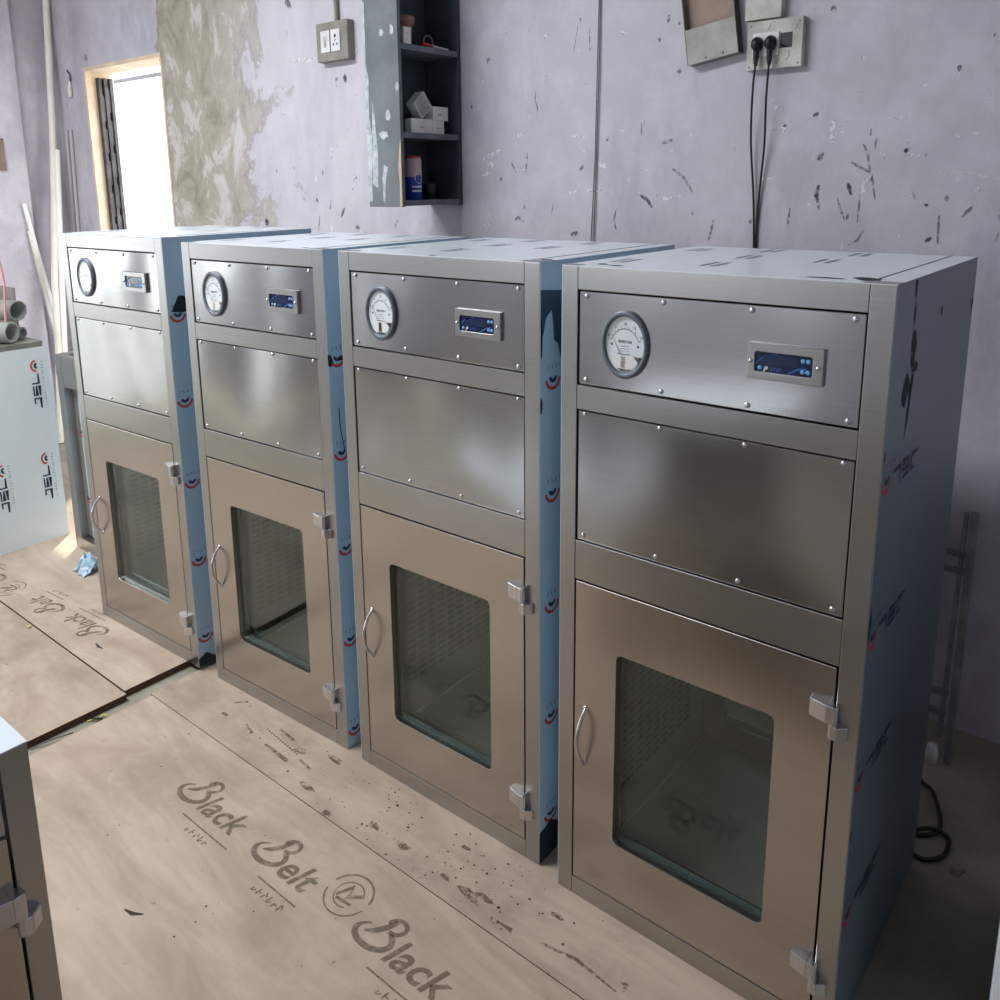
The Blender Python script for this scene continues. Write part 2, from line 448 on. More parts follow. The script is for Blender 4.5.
def gauge(root):
    cx, cz, R = .1415, 1.2585, .0645
    m = MB(); m.lathe([(R, .0), (R, .007), (R-.003, .0105), (R-.008, .011), (R-.0105, .0085), (R-.0115, .005), (R-.0115, .001)], M['bezel'], 48, 'y')
    b = m.build('gauge', root); b.location = (cx, .0028, cz); b.scale = (.775, .8, 1)
    d = MB(); r = R-.0115
    n = 40
    d.add([(r*math.cos(2*PI*i/n), -.0035, r*math.sin(2*PI*i/n)) for i in range(n)], [tuple(range(n))], M['dial'])
    k = Ink(d, (0, -.0035, 0), (1, 0, 0), (0, 0, 1), .0004)
    ink = M['black']
    k.arc((0, -.012), .042, 28, 152, .0012, ink, 24)
    for i in range(11):
        a = math.radians(28+12.4*i); L = .006 if i % 2 == 0 else .0035
        k.stroke([((.042)*math.cos(a), -.012+.042*math.sin(a)), ((.042+L)*math.cos(a), -.012+(.042+L)*math.sin(a))], .0009, ink)
    for i, t in enumerate(('0', '5', '10', '15', '20')):
        a = math.radians(146-28*i)
        k.text(t, .0085, .054*math.cos(a), -.0165+.054*math.sin(a)*.98, ink, 0, 'CENTER')
    k.text('SENSOCON', .0070, 0, .0035, ink, .1, 'CENTER', 1, .00012)
    for z, w in ((-.003, .022), (-.0075, .024), (-.012, .030)): k.stroke([(-w/2, z), (w/2, z)], .0011, M['scuff_dark'])
    for sx in (-1, 1): k.fill([(sx*.040, -.001), (sx*.0335, .0025), (sx*.0335, -.0045)], ink)
    k.stroke([(-.020, -.0185), (.016, -.0185)], .0024, ink)
    dial = d.build('dial', b)
    c = MB()   # clear lower cover with the red pointer block, and the dark segment ends
    seg = [(-.047, -.0185)]+[(.0495*math.cos(math.radians(a)), .0495*math.sin(math.radians(a))) for a in range(204, 337, 12)]+[(.047, -.0185)]
    kk = Ink(c, (0, -.0046, 0), (1, 0, 0), (0, 0, 1), .0004)
    kk.fill(seg, M['card'])
    kk.fill([(-.010, -.022), (.003, -.022), (.003, -.044), (-.010, -.044)], M['pinkish'])
    kk.fill([(.022, -.020), (.047, -.020), (.040, -.032), (.030, -.041), (.036, -.030)], ink)
    kk.fill([(-.020, -.0455), (.020, -.0455), (.012, -.0495), (0, -.0508), (-.012, -.0495)], ink)
    c.build('pointer_cover', b)
    nm = MB(); kn = Ink(nm, (0, -.0062, 0), (1, 0, 0), (0, 0, 1), .0002)
    kn.stroke([(-.012, -.0165), (-.035, .018)], [.0016, .0006], ink)
    nm.build('needle', b)
    g = MB(); n = 40
    g.add([(r*math.cos(2*PI*i/n), -.0078, r*math.sin(2*PI*i/n)) for i in range(n)], [tuple(range(n))], M['dial_glass'])
    g.build('lens', b)
    return b

def controller(root):
    x0, x1, z0, z1 = .379, .504, 1.230, 1.291
    m = MB(); holed_plate(m, 0, 0, x1-x0, z1-z0, .013, .013, .108, .047, .005, -.006, .0025, M['steel'])
    f = m.build('controller', root, .0012); f.location = (x0, 0, z0)
    d = MB(); d.box((.0125, -.0025, .0125), (.1085, 0, .0475), M['display'])
    k = Ink(d, (0, -.0025, 0), (1, 0, 0), (0, 0, 1), .0004)
    k.fill([(.026, .026), (.082, .026), (.082, .043), (.026, .043)], M['lcd'])
    k.stroke([(.0135, .026), (.024, .0365), (.050, .0462)], .0028, M['stripe'])
    k.stroke([(.068, .0145), (.084, .0235), (.098, .026)], .0032, M['stripe'])
    k.text('P', .0125, .027, .0138, M['dial'], .25, 'LEFT', 1, .0003)
    for i in range(4): k.stroke([(.040+i*.0045, .0165), (.0432+i*.0045, .0225)], .0016, M['stripe'])
    d.build('display', f)
    for (x, z) in ((.0215, .0195), (.092, .0385), (.1005, .0385), (.092, .0205), (.1005, .0205)):
        b = MB(); b.lathe([(.0036, 0), (.0036, .0012), (.0026, .0018), (.0001, .0018)], M['button'], 16, 'y')
        o = b.build('button', f); o.location = (x, -.0025, z)
    for x in (.0065, .1175):
        o = screw_mesh().build('screw', f); o.location = (x, -.006, .030); o.scale = (.8, 1, .8)
    return f

def hinge(root, z):
    m = MB()
    def wedge(x0, x1, zz0, zz1, d0, d1):
        m.hexa([(x0, -d0, zz0), (x1, -d1, zz0), (x1, .002, zz0), (x0, .002, zz0), (x0, -d0, zz1), (x1, -d1, zz1), (x1, .002, zz1), (x0, .002, zz1)], M['hinge'])
    wedge(.522, .552, z+.001, z+.034, .009, .017)
    wedge(.552, .567, z+.001, z+.034, .017, .017)
    wedge(.559, .572, z-.026, z-.001, .017, .017)
    wedge(.572, .586, z-.026, z-.001, .017, .006)
    m.tube([(.5625, -.010, z-.024), (.5625, -.010, z+.032)], .0075, M['hinge'], 12)
    return m.build('hinge', root, .0012)

def door(root, rear=False):
    m = MB(); g = .0035
    holed_plate(m, LX+g, DB+g, RX-g, DT-g, WX0, WZ0, WX1, WZ1, .013, 0, .038, M['door'])
    d = m.build('rear_door' if rear else 'door', root, .0014)
    p = MB()
    for y in ((.012, .016), (.030, .034)): p.box((WX0-.006, y[0], WZ0-.006), (WX1+.006, y[1], WZ1+.006), M['glass'])
    p.build('window_pane', d)
    s = MB(); holed_plate(s, WX0-.004, WZ0-.004, WX1+.004, WZ1+.004, WX0+.003, WZ0+.005, WX1-.003, WZ1-.003, .010, .0165, .0295, M['glass_edge'])
    s.build('window_spacer', d)
    if not rear:
        h = MB(); n = 14
        h.tube([(.0665, .001-.034*math.sin(PI*i/n)**.8, .342+.130*i/n) for i in range(n+1)], [.0036+.0010*math.sin(PI*i/n) for i in range(n+1)], M['hinge'], 10)
        for z in (.342, .472): h.lathe([(.0065, 0), (.0065, .0015), (.004, .003)], M['hinge'], 12, 'y', (.0665, 0, z))
        h.build('handle', d)
    return d

def chamber(root):
    m = MB(); a = M['liner']; x0, x1, y0, y1, z0, z1 = .085, .518, .042, D-.042, .120, .690
    t = .003
    m.box((x0-t, y0, z0-t), (x1+t, y1, z0), a); m.box((x0-t, y0, z1), (x1+t, y1, z1+t), a)
    m.box((x0-t, y0, z0), (x0, y1, z1), a); m.box((x1, y0, z0), (x1+t, y1, z1), a)
    # end frames around the two door openings
    for yy in (y0, y1-t):
        m.box((LX, yy, DB), (x0, yy+t, DT), a); m.box((x1, yy, DB), (RX, yy+t, DT), a)
        m.box((x0, yy, DB), (x1, yy+t, z0), a); m.box((x0, yy, z1), (x1, yy+t, DT), a)
    # return-air slots on both side walls
    for xs in (x0, x1):
        sg = 1 if xs == x0 else -1
        for r in range(17):
            z = .215+r*.019
            for c in range(9):
                y = .110+c*.040
                m.add([(xs+sg*.0006, y, z), (xs+sg*.0006, y+.030, z), (xs+sg*.0006, y+.030, z+.009), (xs+sg*.0006, y, z+.009)], [(0, 1, 2, 3)], M['slot'])
    # floor fold lines
    m.tube([(x0+.012, y0+.01, z0+.003), (x0+.012, y1-.01, z0+.003)], .003, M['steel'], 6)
    return m.build('chamber', root)

_cab = {}
PART = ['post_l', 'post_r', 'top_rail', 'mid1', 'mid2', 'bottom', 'housing', 'inst', 'blank', 'door', 'rear_door', 'chamber', 'hinge1', 'hinge2']

def tear(mb, o, u, v, pts, lift=.0007):
    if isinstance(pts, tuple): Ink(mb, o, u, v, lift).fill(pts[1], M[pts[0]])
    else: Ink(mb, o, u, v, lift).fill(pts, M['bare'])

def blob(cx, cy, rx, ry, n=11, j=.35, rnd=random):
    return [(cx+rx*math.cos(2*PI*i/n)*(1+rnd.uniform(-j, j)), cy+ry*math.sin(2*PI*i/n)*(1+rnd.uniform(-j, j))) for i in range(n)]

def copy_part(src, parent):
    o = share(src, parent)
    for ch in list(src.children):
        share(ch, o)
    return o

def cabinet(label, loc, rz, film_mat, logos, side_tears, top_tears, front_shift=0., arcs_y=.03, k=1., faint=False):
    root = thing('pass_through_cabinet', label, 'cabinet', loc, rz, 'pass-through cabinets in a row')
    if not _cab:
        s = M['steel']
        st = []
        for a, b in ((0, LX), (RX, W)):
            m = MB(); m.box((a, 0, 0), (b, .036, H-.0015), s); st.append(m.build('post', root, .0012))
        for nm, z0, z1 in (('top_rail', Z1T, H-.0015), ('instrument_rail', Z2T, Z1B), ('middle_rail', DT, Z2B), ('bottom_rail', 0, DB)):
            m = MB(); m.box((LX+.0006, 0.0003, z0), (RX-.0006, .036, z1), s); st.append(m.build(nm, root, .0012))
        m = MB()  # dark filler boxes, added so the gaps around panels and door look shaded
        m.box((.004, .025, DT+.002), (W-.004, D-.004, H-.006), M['slot'])
        m.box((.004, .040, .004), (.080, D-.040, DT), M['slot']); m.box((.524, .040, .004), (W-.004, D-.040, DT), M['slot'])
        m.box((.081, .046, .004), (.523, D-.046, .112), M['slot']); m.box((.081, .046, .697), (.523, D-.046, DT), M['slot'])
        st.append(m.build('housing', root))
        ip = panel('instrument_panel', Z1B, Z1T, root); screws(ip, [(x, z) for z in (1.343, 1.180) for x in (.055, .217, .380, .545)], _cab); st.append(ip)
        bp = panel('blank_panel', Z2B, Z2T, root); screws(bp, [(x, z) for z in (1.110, .857) for x in (.054, .217, .380, .544)], _cab); st.append(bp)
        st.append(gauge(root)); st.append(controller(root)); st.append(door(root))
        r = door(root, True); r.location = (W, D, 0); r.rotation_euler = (0, 0, PI); st.append(r)
        st.append(chamber(root)); st.append(hinge(root, .658)); st.append(hinge(root, .141))
        # rear frame
        for a, b in ((0, LX), (RX, W)):
            m = MB(); m.box((a, D-.036, 0), (b, D, H-.0015), s); st.append(m.build('post', root, .0012))
        m = MB(); m.box((LX, D-.035, DT), (RX, D-.0005, H-.002), s); st.append(m.build('back_panel', root))
        m = MB(); m.box((LX, D-.035, 0), (RX, D-.0005, DB), s); st.append(m.build('bottom_rail', root))
        _cab['parts'] = st
    else:
        for p in _cab['parts']: copy_part(p, root)
    # side sheets under film, each with its own marks and tears
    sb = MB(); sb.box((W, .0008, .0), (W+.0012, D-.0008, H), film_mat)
    if logos:
        for z in logos:
            # the mill mark lies upside down, arc towards the front
            film_logo(Ink(sb, (W+.0012, arcs_y+.196*k+.003, z+.0), (0, -1, 0), (0, 0, -1), .0005), k, faint)
    for pts in side_tears: tear(sb, (W+.0012, 0, 0), (0, 1, 0), (0, 0, 1), pts)
    sb.build('side_panel', root)
    sl = MB(); sl.box((-.0012, .0008, .0), (0, D-.0008, H), M['film_blue']); sl.build('side_panel', root)
    tb = MB(); tb.box((0, .001, H-.0015), (W, D, H), M['film_pale'])
    tb.box((RX-.008, .038, H), (RX-.0055, D-.002, H+.0006), M['bare'])
    it = Ink(tb, (0, 0, H), (1, 0, 0), (0, 1, 0), .0005)
    it.fill([(0, .001), (LX, .001), (LX, .030), (0, .030)], M['steel']); it.fill([(RX-.015, .001), (W, .001), (W, .034), (RX-.015, .034)], M['steel'])
    for pts in top_tears: tear(tb, (0, 0, H), (1, 0, 0), (0, 1, 0), pts)
    for (x, y) in ((.07, .10), (.25, .12), (.24, .30), (.40, .29), (.07, .43), (.41, .47), (.22, .48)):
        kk = Ink(tb, (x, y, H), (.0, 1, 0), (-1, 0, 0), .0004)
        for dy in (0, .022):
            kk.stroke([(0, dy), (.05, dy), (.062, dy+.004)], .009, M['grey_ink']); kk.stroke([(.066, dy), (.085, dy+.004)], .009, M['grey_ink'])
    tb.build('top_panel', root)
    return root

rr = random.Random(3)
cab4 = cabinet('nearest and largest stainless cabinet, right end of row, wide shaded film-covered side in view', (0, 0, 0), 0, M['film_shaded'],
    [1.095, .825, .56, .285],
    [blob(.113, 1.345, .004, .018, rnd=rr), blob(.124, 1.292, .016, .020, rnd=rr), [(.112, 1.275), (.132, 1.278), (.136, 1.262), (.128, 1.252), (.115, 1.256)],
     blob(.145, 1.250, .018, .008, rnd=rr), blob(.100, 1.222, .020, .024, rnd=rr), [(.128, 1.24), (.142, 1.243), (.135, 1.21), (.126, 1.17), (.112, 1.128), (.118, 1.18), (.122, 1.21)],
     blob(.006, 1.13, .004, .008, rnd=rr), blob(.006, .845, .006, .03, rnd=rr), blob(.006, .45, .004, .012, rnd=rr), [(.100, 1.398), (.112, 1.398), (.109, 1.37), (.104, 1.372)],
     blob(.30, 1.325, .004, .01, rnd=rr), blob(.565, 1.31, .005, .012, rnd=rr)],
    [blob(.545, .050, .022, .020, rnd=rr), blob(.49, .034, .03, .006, rnd=rr), blob(.06, .05, .012, .010, rnd=rr), blob(.10, .035, .018, .006, rnd=rr)], arcs_y=.027)
cab3 = cabinet('second stainless cabinet from the right, torn film high on its blue side strip', (-.6657, .0095, .0004), .0092, M['film_blue'], [1.163, .914, .655, .380, .124],
    [('bare_mid', [(.0, 1.26), (.010, 1.25), (.020, 1.285), (.040, 1.300), (.046, 1.27), (.049, 1.235), (.062, 1.228), (.072, 1.20), (.086, 1.18), (.10, 1.20), (.10, 1.335), (.0, 1.345)]), [(.001, 1.29), (.008, 1.275), (.007, 1.21), (.001, 1.20)],
     [(0, .085), (.02, .088), (.045, .095), (.075, .075), (.1, .03), (.1, .002), (0, .002)], blob(.004, 1.10, .004, .02, rnd=rr)],
    [blob(.585, .05, .015, .010, rnd=rr), blob(.3, .012, .01, .006, rnd=rr), blob(.05, .02, .010, .008, rnd=rr)], arcs_y=.043)
cab2 = cabinet('third stainless cabinet from the right, standing next to the farthest one by the doorway', (-1.3294, -.0136, .0005), .0418, M['film_blue'], [1.129, .876, .608, .338, .062],
    [[(.0, 1.135), (.012, 1.13), (.018, 1.112), (.010, 1.10), (.0, 1.105)], [(.026, 1.115), (.060, 1.11), (.056, 1.14), (.050, 1.125)], [(.028, .99), (.031, .99), (.033, .93), (.045, .87), (.042, .87), (.030, .93)]],
    [blob(.52, .02, .012, .005, rnd=rr)], arcs_y=.030)
cab1 = cabinet('farthest stainless cabinet, leftmost of the row beside the bright doorway, whitest front', (-2.0093, -.0543, .0122), .0405, M['film_blue'], [1.176, .909, .645, .381, .112],
    [[(.012, 1.178), (.040, 1.225), (.060, 1.222), (.085, 1.195), (.088, 1.178), (.05, 1.172)], [(.0, .03), (.03, .045), (.06, .02), (.09, .012), (.09, .001), (.0, .001)]],
    [blob(.5, .03, .012, .006, rnd=rr)], arcs_y=.030)

t = thing('low_cabinet', 'film-covered low cabinet of which only a thin sliver shows at the bottom right edge', 'cabinet', (.829, .0, -.012))
for x in (0, .565):
    for y in (0, .542):
        m = MB(); m.box((x, y, 0), (x+.036, y+.036, .8785), M['film_pale']); m.build('post', t, .0012)
m = MB(); m.box((.0366, .003, .05), (.5644, .026, .876), M['panel']); m.build('front_panel', t, .0012)
m = MB(); m.box((-.0012, .0012, .0), (-.0002, .5768, .878), M['film_blue']); m.build('side_panel', t)
m = MB(); m.box((0, 0, .879), (.601, .578, .8805), M['film_pale']); m.build('top_panel', t)
# ------------------------------------------------------------------ the room
YB = 1.20; ZF = -.012; ZC = 3.35; XL = -4.68; XR = 2.3; YF = -4.6
def structure(o): o['kind'] = 'structure'; return o

def wall_cells(name, axis, c0, c1, us, zs, holes, mat):
    m = MB()
    for i in range(len(us)-1):
        for j in range(len(zs)-1):
            uc, zc = (us[i]+us[i+1])/2, (zs[j]+zs[j+1])/2
            if any(a < uc < b and c < zc < d for a, b, c, d in holes): continue
            if axis == 'y': m.box((us[i], c0, zs[j]), (us[i+1], c1, zs[j+1]), mat)
            else: m.box((c0, us[i], zs[j]), (c1, us[i+1], zs[j+1]), mat)
    return m
DARK = [(0.0038,[(-0.758,2.101),(-0.761,2.082)]),(0.0019,[(-0.769,2.079),(-0.785,1.992)]),(0.0025,[(-0.723,2.065),(-0.72,1.989)]),(0.0027,[(-0.946,1.877),(-0.95,1.848),(-0.939,1.821),(-0.939,1.774)]),(0.0035,[(-0.984,1.666),(-0.992,1.59)]),(0.0043,[(-1.059,1.632),(-1.036,1.596)]),(0.0025,[(-0.517,1.746),(-0.513,1.703)]),(0.0019,[(-0.503,1.754),(-0.507,1.73)]),(0.0056,[(-0.437,1.677),(-0.402,1.687)]),(0.0044,[(-0.398,1.596),(-0.357,1.568),(-0.325,1.52)]),(0.0059,[(-0.515,1.513),(-0.486,1.496),(-0.467,1.472)]),(0.004,[(-0.605,1.467),(-0.614,1.429),(-0.603,1.395)]),(0.0044,[(-0.249,1.435),(-0.263,1.371)]),(0.0085,[(-0.789,1.373),(-0.762,1.382)]),(0.0059,[(-1.043,1.422),(-1.025,1.431),(-1.001,1.415)]),(0.0055,[(-0.754,1.599),(-0.739,1.616)]),(0.0028,[(-0.866,1.487),(-0.876,1.442)]),(0.0038,[(0.186,1.651),(0.198,1.627),(0.204,1.6),(0.209,1.573)]),(0.0044,[(0.157,1.603),(0.181,1.588),(0.209,1.573)]),(0.0027,[(0.215,1.566),(0.228,1.497)]),(0.0057,[(0.071,1.54),(0.066,1.511),(0.076,1.469)]),(0.0034,[(0.126,1.504),(0.135,1.476),(0.15,1.441)]),(0.0055,[(0.151,1.546),(0.163,1.511)]),(0.0028,[(0.187,1.511),(0.186,1.435)]),(0.0032,[(0.393,1.471),(0.396,1.382)]),(0.0046,[(0.472,1.482),(0.447,1.452)]),(0.0112,[(0.065,1.625),(0.076,1.617)]),(0.0063,[(0.292,1.629),(0.304,1.63)]),(0.0073,[(0.403,1.5),(0.411,1.502)]),(0.0053,[(0.358,1.481),(0.361,1.488)]),(0.0083,[(0.076,2.013),(0.082,2.025)]),(0.0034,[(0.203,1.414),(0.19,1.385),(0.16,1.367)]),(0.0027,[(0.219,1.667),(0.217,1.633)]),(0.0055,[(0.043,1.733),(0.057,1.743)]),(0.0032,[(0.323,1.521),(0.332,1.498)]),(0.0029,[(-0.009,1.475),(-0.013,1.416)]),(0.0054,[(0.365,1.387),(0.38,1.398)]),(0.0045,[(0.16,1.459),(0.155,1.441)]),(0.0021,[(0.203,1.691),(0.203,1.671)]),(0.0043,[(0.478,1.904),(0.481,1.904)]),(0.0083,[(-2.018,2.016),(-2.011,1.999)]),(0.0148,[(-1.97,2.001),(-1.953,2.01)]),(0.0044,[(-2.09,1.494),(-2.102,1.45)]),(0.0061,[(-2.002,1.461),(-2.027,1.417)]),(0.0122,[(-1.93,1.38),(-1.906,1.375)]),(0.0045,[(-2.174,1.426),(-2.188,1.358)]),(0.0046,[(-2.479,1.646),(-2.475,1.622)]),(0.0035,[(-2.14,1.627),(-2.139,1.605)]),(0.0155,[(-2.595,1.391),(-2.566,1.379)]),(0.0151,[(-2.341,2.37),(-2.299,2.338)]),(0.0042,[(-1.669,1.412),(-1.686,1.38)])]
WHITE = [(0.007,[(-0.828,1.522),(-0.759,1.526)]),(0.0062,[(-0.727,1.529),(-0.661,1.53)]),(0.0058,[(-0.459,1.513),(-0.422,1.5),(-0.359,1.508)]),(0.0147,[(-0.678,1.631),(-0.648,1.605)]),(0.0056,[(-0.602,2.037),(-0.58,2.027)]),(0.0064,[(-1.041,1.726),(-0.995,1.733)]),(0.0034,[(-0.803,1.714),(-0.735,1.712)]),(0.0041,[(-1.102,2.085),(-1.056,2.092)]),(0.004,[(-0.917,1.922),(-0.879,1.927)]),(0.0034,[(-0.766,1.661),(-0.735,1.662)]),(0.0032,[(-0.517,1.593),(-0.47,1.593)]),(0.0039,[(-0.738,1.886),(-0.718,1.876)]),(0.0065,[(-0.524,1.525),(-0.516,1.509)]),(0.0029,[(-0.995,1.595),(-1.012,1.622)]),(0.0039,[(-0.597,1.725),(-0.582,1.726)]),(0.0044,[(-0.327,1.563),(-0.328,1.555)]),(0.0036,[(-0.194,1.662),(-0.189,1.644)]),(0.0076,[(0.098,1.72),(0.098,1.658)]),(0.0034,[(-0.087,1.698),(-0.024,1.716)]),(0.0038,[(0.125,1.712),(0.145,1.711)]),(0.0035,[(-0.102,1.56),(-0.071,1.561)]),(0.0087,[(0.202,1.558),(0.194,1.515)]),(0.0054,[(0.21,1.562),(0.218,1.538)]),(0.0027,[(0.233,1.629),(0.235,1.606)]),(0.0027,[(0.244,1.629),(0.244,1.606)]),(0.0053,[(0.302,1.617),(0.357,1.619)]),(0.0047,[(0.348,1.619),(0.346,1.606)]),(0.0073,[(0.291,1.653),(0.303,1.653)]),(0.0026,[(0.249,1.717),(0.315,1.716)]),(0.0041,[(0.404,1.662),(0.425,1.661)]),(0.0035,[(0.45,1.666),(0.47,1.668)]),(0.0047,[(0.38,1.577),(0.392,1.563)]),(0.0026,[(0.427,1.569),(0.468,1.565),(0.518,1.551)]),(0.0064,[(0.311,1.511),(0.327,1.511)]),(0.002,[(0.388,1.801),(0.41,1.818)]),(0.0039,[(0.479,1.778),(0.485,1.747)]),(0.0046,[(0.039,1.479),(0.06,1.494)]),(0.0057,[(-0.017,1.602),(-0.012,1.588)]),(0.0044,[(0.297,1.409),(0.299,1.399)]),(0.0031,[(0.392,1.563),(0.41,1.559)]),(0.0034,[(0.055,1.618),(0.044,1.611)]),(0.0069,[(-2.073,1.723),(-2.077,1.669)]),(0.006,[(-1.924,1.601),(-1.944,1.537)]),(0.0051,[(-1.892,1.601),(-1.902,1.559)]),(0.0089,[(-1.198,1.645),(-1.112,1.679)]),(0.0104,[(-1.173,1.631),(-1.125,1.625)]),(0.0075,[(-1.199,1.589),(-1.162,1.598)]),(0.0086,[(-2.329,2.113),(-2.12,2.1)]),(0.0031,[(-1.221,1.38),(-1.127,1.425)])]

wb = wall_cells('wall_back', 'y', YB, YB+.16, [XL-.2, -4.268, -3.421, XR+.2], [ZF-.05, 2.246, ZC], [(-4.268, -3.421, -1, 2.246)], M['wall'])
ki = Ink(wb, (0, YB, 0), (1, 0, 0), (0, 0, 1), .0006)
def soften(w, pts, mat, g):
    p = [Vector((x, 0, z)) for x, z in pts]; n = []
    for i in range(len(p)-1):
        for s in range(5): n.append(p[i].lerp(p[i+1], s/5))
    n.append(p[-1]); N = len(n)
    ki.stroke([(q.x+rw.uniform(-.12, .12)*w, q.z+rw.uniform(-.12, .12)*w) for q in n], [g*w*(.35+.75*math.sin(PI*(i+.35)/(N-.3))**.7)*rw.uniform(.75, 1.25) for i in range(N)], mat)
rw = random.Random(21)
for w, pts in DARK:
    soften(w, pts, M['scuff_dark'], 1.7)
    if w > .0052: soften(w, pts, M['smudge'], 1.9)
for w, pts in WHITE: soften(w, pts, M['scuff_white'], 1.7)
for _ in range(90):      # small chips all over the plaster
    x, z, r = rw.uniform(-2.6, .6), rw.uniform(1.36, 2.25), rw.uniform(.003, .009)
    if -1.55 < x < -1.25: continue
    ki.fill([(x+r*math.cos(t)*rw.uniform(.5, 1.4), z+r*1.3*math.sin(t)*rw.uniform(.5, 1.4)) for t in (0, .9, 1.8, 2.7, 3.6, 4.5, 5.4)], rw.choice([M['scuff_dark'], M['scuff_white'], M['scuff_white']]))
structure(wb.build('wall_back', fix=False))
wl = wall_cells('wall_left', 'x', XL-.2, XL, [YF-.2, -2.55, -1.30, YB], [ZF-.05, 2.15, ZC], [(-2.55, -1.30, -1, 2.15)], M['wall_plain'])
wl.box((XL-.01, -1.2, ZF-.05), (XL+.045, .955, ZC), M['wall_plain'])
structure(wl.build('wall_left', fix=False))
wr = MB(); wr.box((XR, YF-.2, ZF-.05), (XR+.2, YB, ZC), M['wall_plain']); structure(wr.build('wall_right'))
wf = wall_cells('wall_front', 'y', YF-.2, YF, [XL-.2, -3.3, -1.3, XR+.2], [ZF-.05, 1.05, 2.35, ZC], [(-3.3, -1.3, 1.05, 2.35)], M['wall_plain'])
structure(wf.build('wall_front', fix=False))
m = MB(); m.box((XL-.2, YF-.2, ZC), (XR+.2, YB+.16, ZC+.12), M['wall_plain']); structure(m.build('ceiling'))
m = MB(); m.box((XL-.2, YF-.2, ZF-.08), (XR+.2, YB+.16, ZF), M['concrete']); structure(m.build('floor'))
m = MB(); m.box((-12, -8, ZF-.08), (XL-.2, 6, ZF+.002), M['out_ground']); m.box((XL-.2, YB+.16, ZF-.08), (4, 6, ZF+.002), M['out_white']); structure(m.build('floor_outside'))
# doorway in the back wall: raw plaster jambs
m = MB()
m.box((-4.285, YB-.006, ZF), (-4.262, YB+.165, 2.25), M['jamb']); m.box((-3.427, YB-.004, ZF), (-3.41, YB+.165, 2.25), M['jamb'])
m.box((-4.285, YB-.008, 2.24), (-3.41, YB+.165, 2.262), M['jamb'])
structure(m.build('door_1'))
m = MB()
for a, b in ((-2.57, -2.53), (-1.32, -1.28)): m.box((XL-.205, a, ZF), (XL+.015, b, 2.16), M['grey_paint'])
m.box((XL-.205, -2.57, 2.13), (XL+.015, -1.28, 2.17), M['grey_paint']); structure(m.build('door_2'))
m = MB()
for x in (-3.3, -2.64, -1.98, -1.34): m.box((x, YF-.14, 1.05), (x+.04, YF-.08, 2.35), M['grey_paint'])
for z in (1.05, 1.66, 2.31): m.box((-3.3, YF-.14, z), (-1.3, YF-.08, z+.04), M['grey_paint'])
w1 = structure(m.build('window_1'))
g = MB(); g.box((-3.28, YF-.113, 1.07), (-1.32, YF-.109, 2.33), M['dial_glass']); g.build('window_glass', w1)

# outside the doorway: open dark door leaf and a pale gate standing in full daylight
t = thing('folded_gate', 'dark folded metal gate stacked against the left jamb of the bright doorway', 'gate', (-4.258, YB+.052, ZF))
for i in range(3):
    m = MB(); m.box((.0, .0+.036*i, .01), (.030, .020+.036*i, 2.22), M['dark_metal']); m.build('channel', t, .002)
for i in range(11):
    z = .12+.19*i
    m = MB(); m.box((.010, .020, z-.05), (.020, .037, z+.095), M['dark_metal']); m.box((.010, .056, z+.0), (.020, .073, z+.145), M['dark_metal']); m.build('cross_bar', t)
t = thing('white_gate', 'overexposed white gate with thin dark frame line seen through the bright doorway', 'gate', (-4.6, YB+1.5, ZF))
m = MB(); m.box((-4.2, 0, 0), (2.6, .04, 2.9), M['out_white']); m.build('sheet', t)
m = MB(); m.box((-2.34, -.012, 2.505), (2.6, .0, 2.535), M['dark_metal']); m.build('top_rail', t)
m = MB(); m.box((-2.345, -.012, .0), (-2.325, .0, 2.504), M['dark_metal']); m.build('upright', t)

# ------------------------------------------------------------------ plywood on the floor
def sheet(name, label, x0, y0, x1, y1, z0, z1, mat):
    m = MB(); m.box((x0, y0, z1-.0015), (x1, y1, z1), mat); m.box((x0+.0005, y0+.0005, z0), (x1-.0005, y1-.0005, z1-.0015), M['ply_edge'])
    return m
def script_B(k, x, s, mat):
    w = .13*s
    P = lambda L: [(x+a*s+.20*b*s, b*s) for a, b in L]
    el = lambda cx, cy, rx, ry, a0, a1, n=16: [(cx+rx*math.cos(math.radians(a0+(a1-a0)*i/n)), cy+ry*math.sin(math.radians(a0+(a1-a0)*i/n))) for i in range(n+1)]
    k.stroke(P(el(.40, .80, .23, .20, 190, -100)), w*.85, mat)
    lo = el(.22, .30, .50, .30, 62, -230, 26)
    k.stroke(P(lo), [w*.7]+[w*1.15]*(len(lo)-6)+[w*.8, w*.6, w*.5, w*.4, w*.3], mat)
    k.stroke(P([(.30, .92), (.24, .66), (.12, .42), (-.06, .28)]), [w*.9, w*1.2, w*1.1, w*.4], mat)
def tiny(k, x, y, s, mat, n):      # the worn, unreadable small print under the rule
    for i in range(n):
        q = x+i*.20*s; h = .20*s
        k.stroke([(q, y), (q+.02*s, y+h*(.6+.4*(i % 2)))], .05*s, mat); k.stroke([(q+.03*s, y+h*.5*(i % 3)), (q+.12*s, y+h*.45)], .04*s, mat)
def black_belt(k, x, s, mat, words=2):
    script_B(k, x, s, mat)
    k.text('lack', s*1.02, x+.80*s, 0, mat, .28, 'LEFT', 1.02, .020*s)
    k.stroke([(x+.75*s, -.34*s), (x+2.85*s, -.34*s)], .045*s, mat)
    if words > 1:
        tiny(k, x+1.35*s, -.66*s, s, mat, 5)
        script_B(k, x+3.55*s, s, mat)
        k.text('elt', s*1.02, x+4.36*s, 0, mat, .28, 'LEFT', 1.02, .020*s)
        k.stroke([(x+4.2*s, -.34*s), (x+5.7*s, -.34*s)], .045*s, mat)
        tiny(k, x+4.40*s, -.70*s, s, mat, 6)
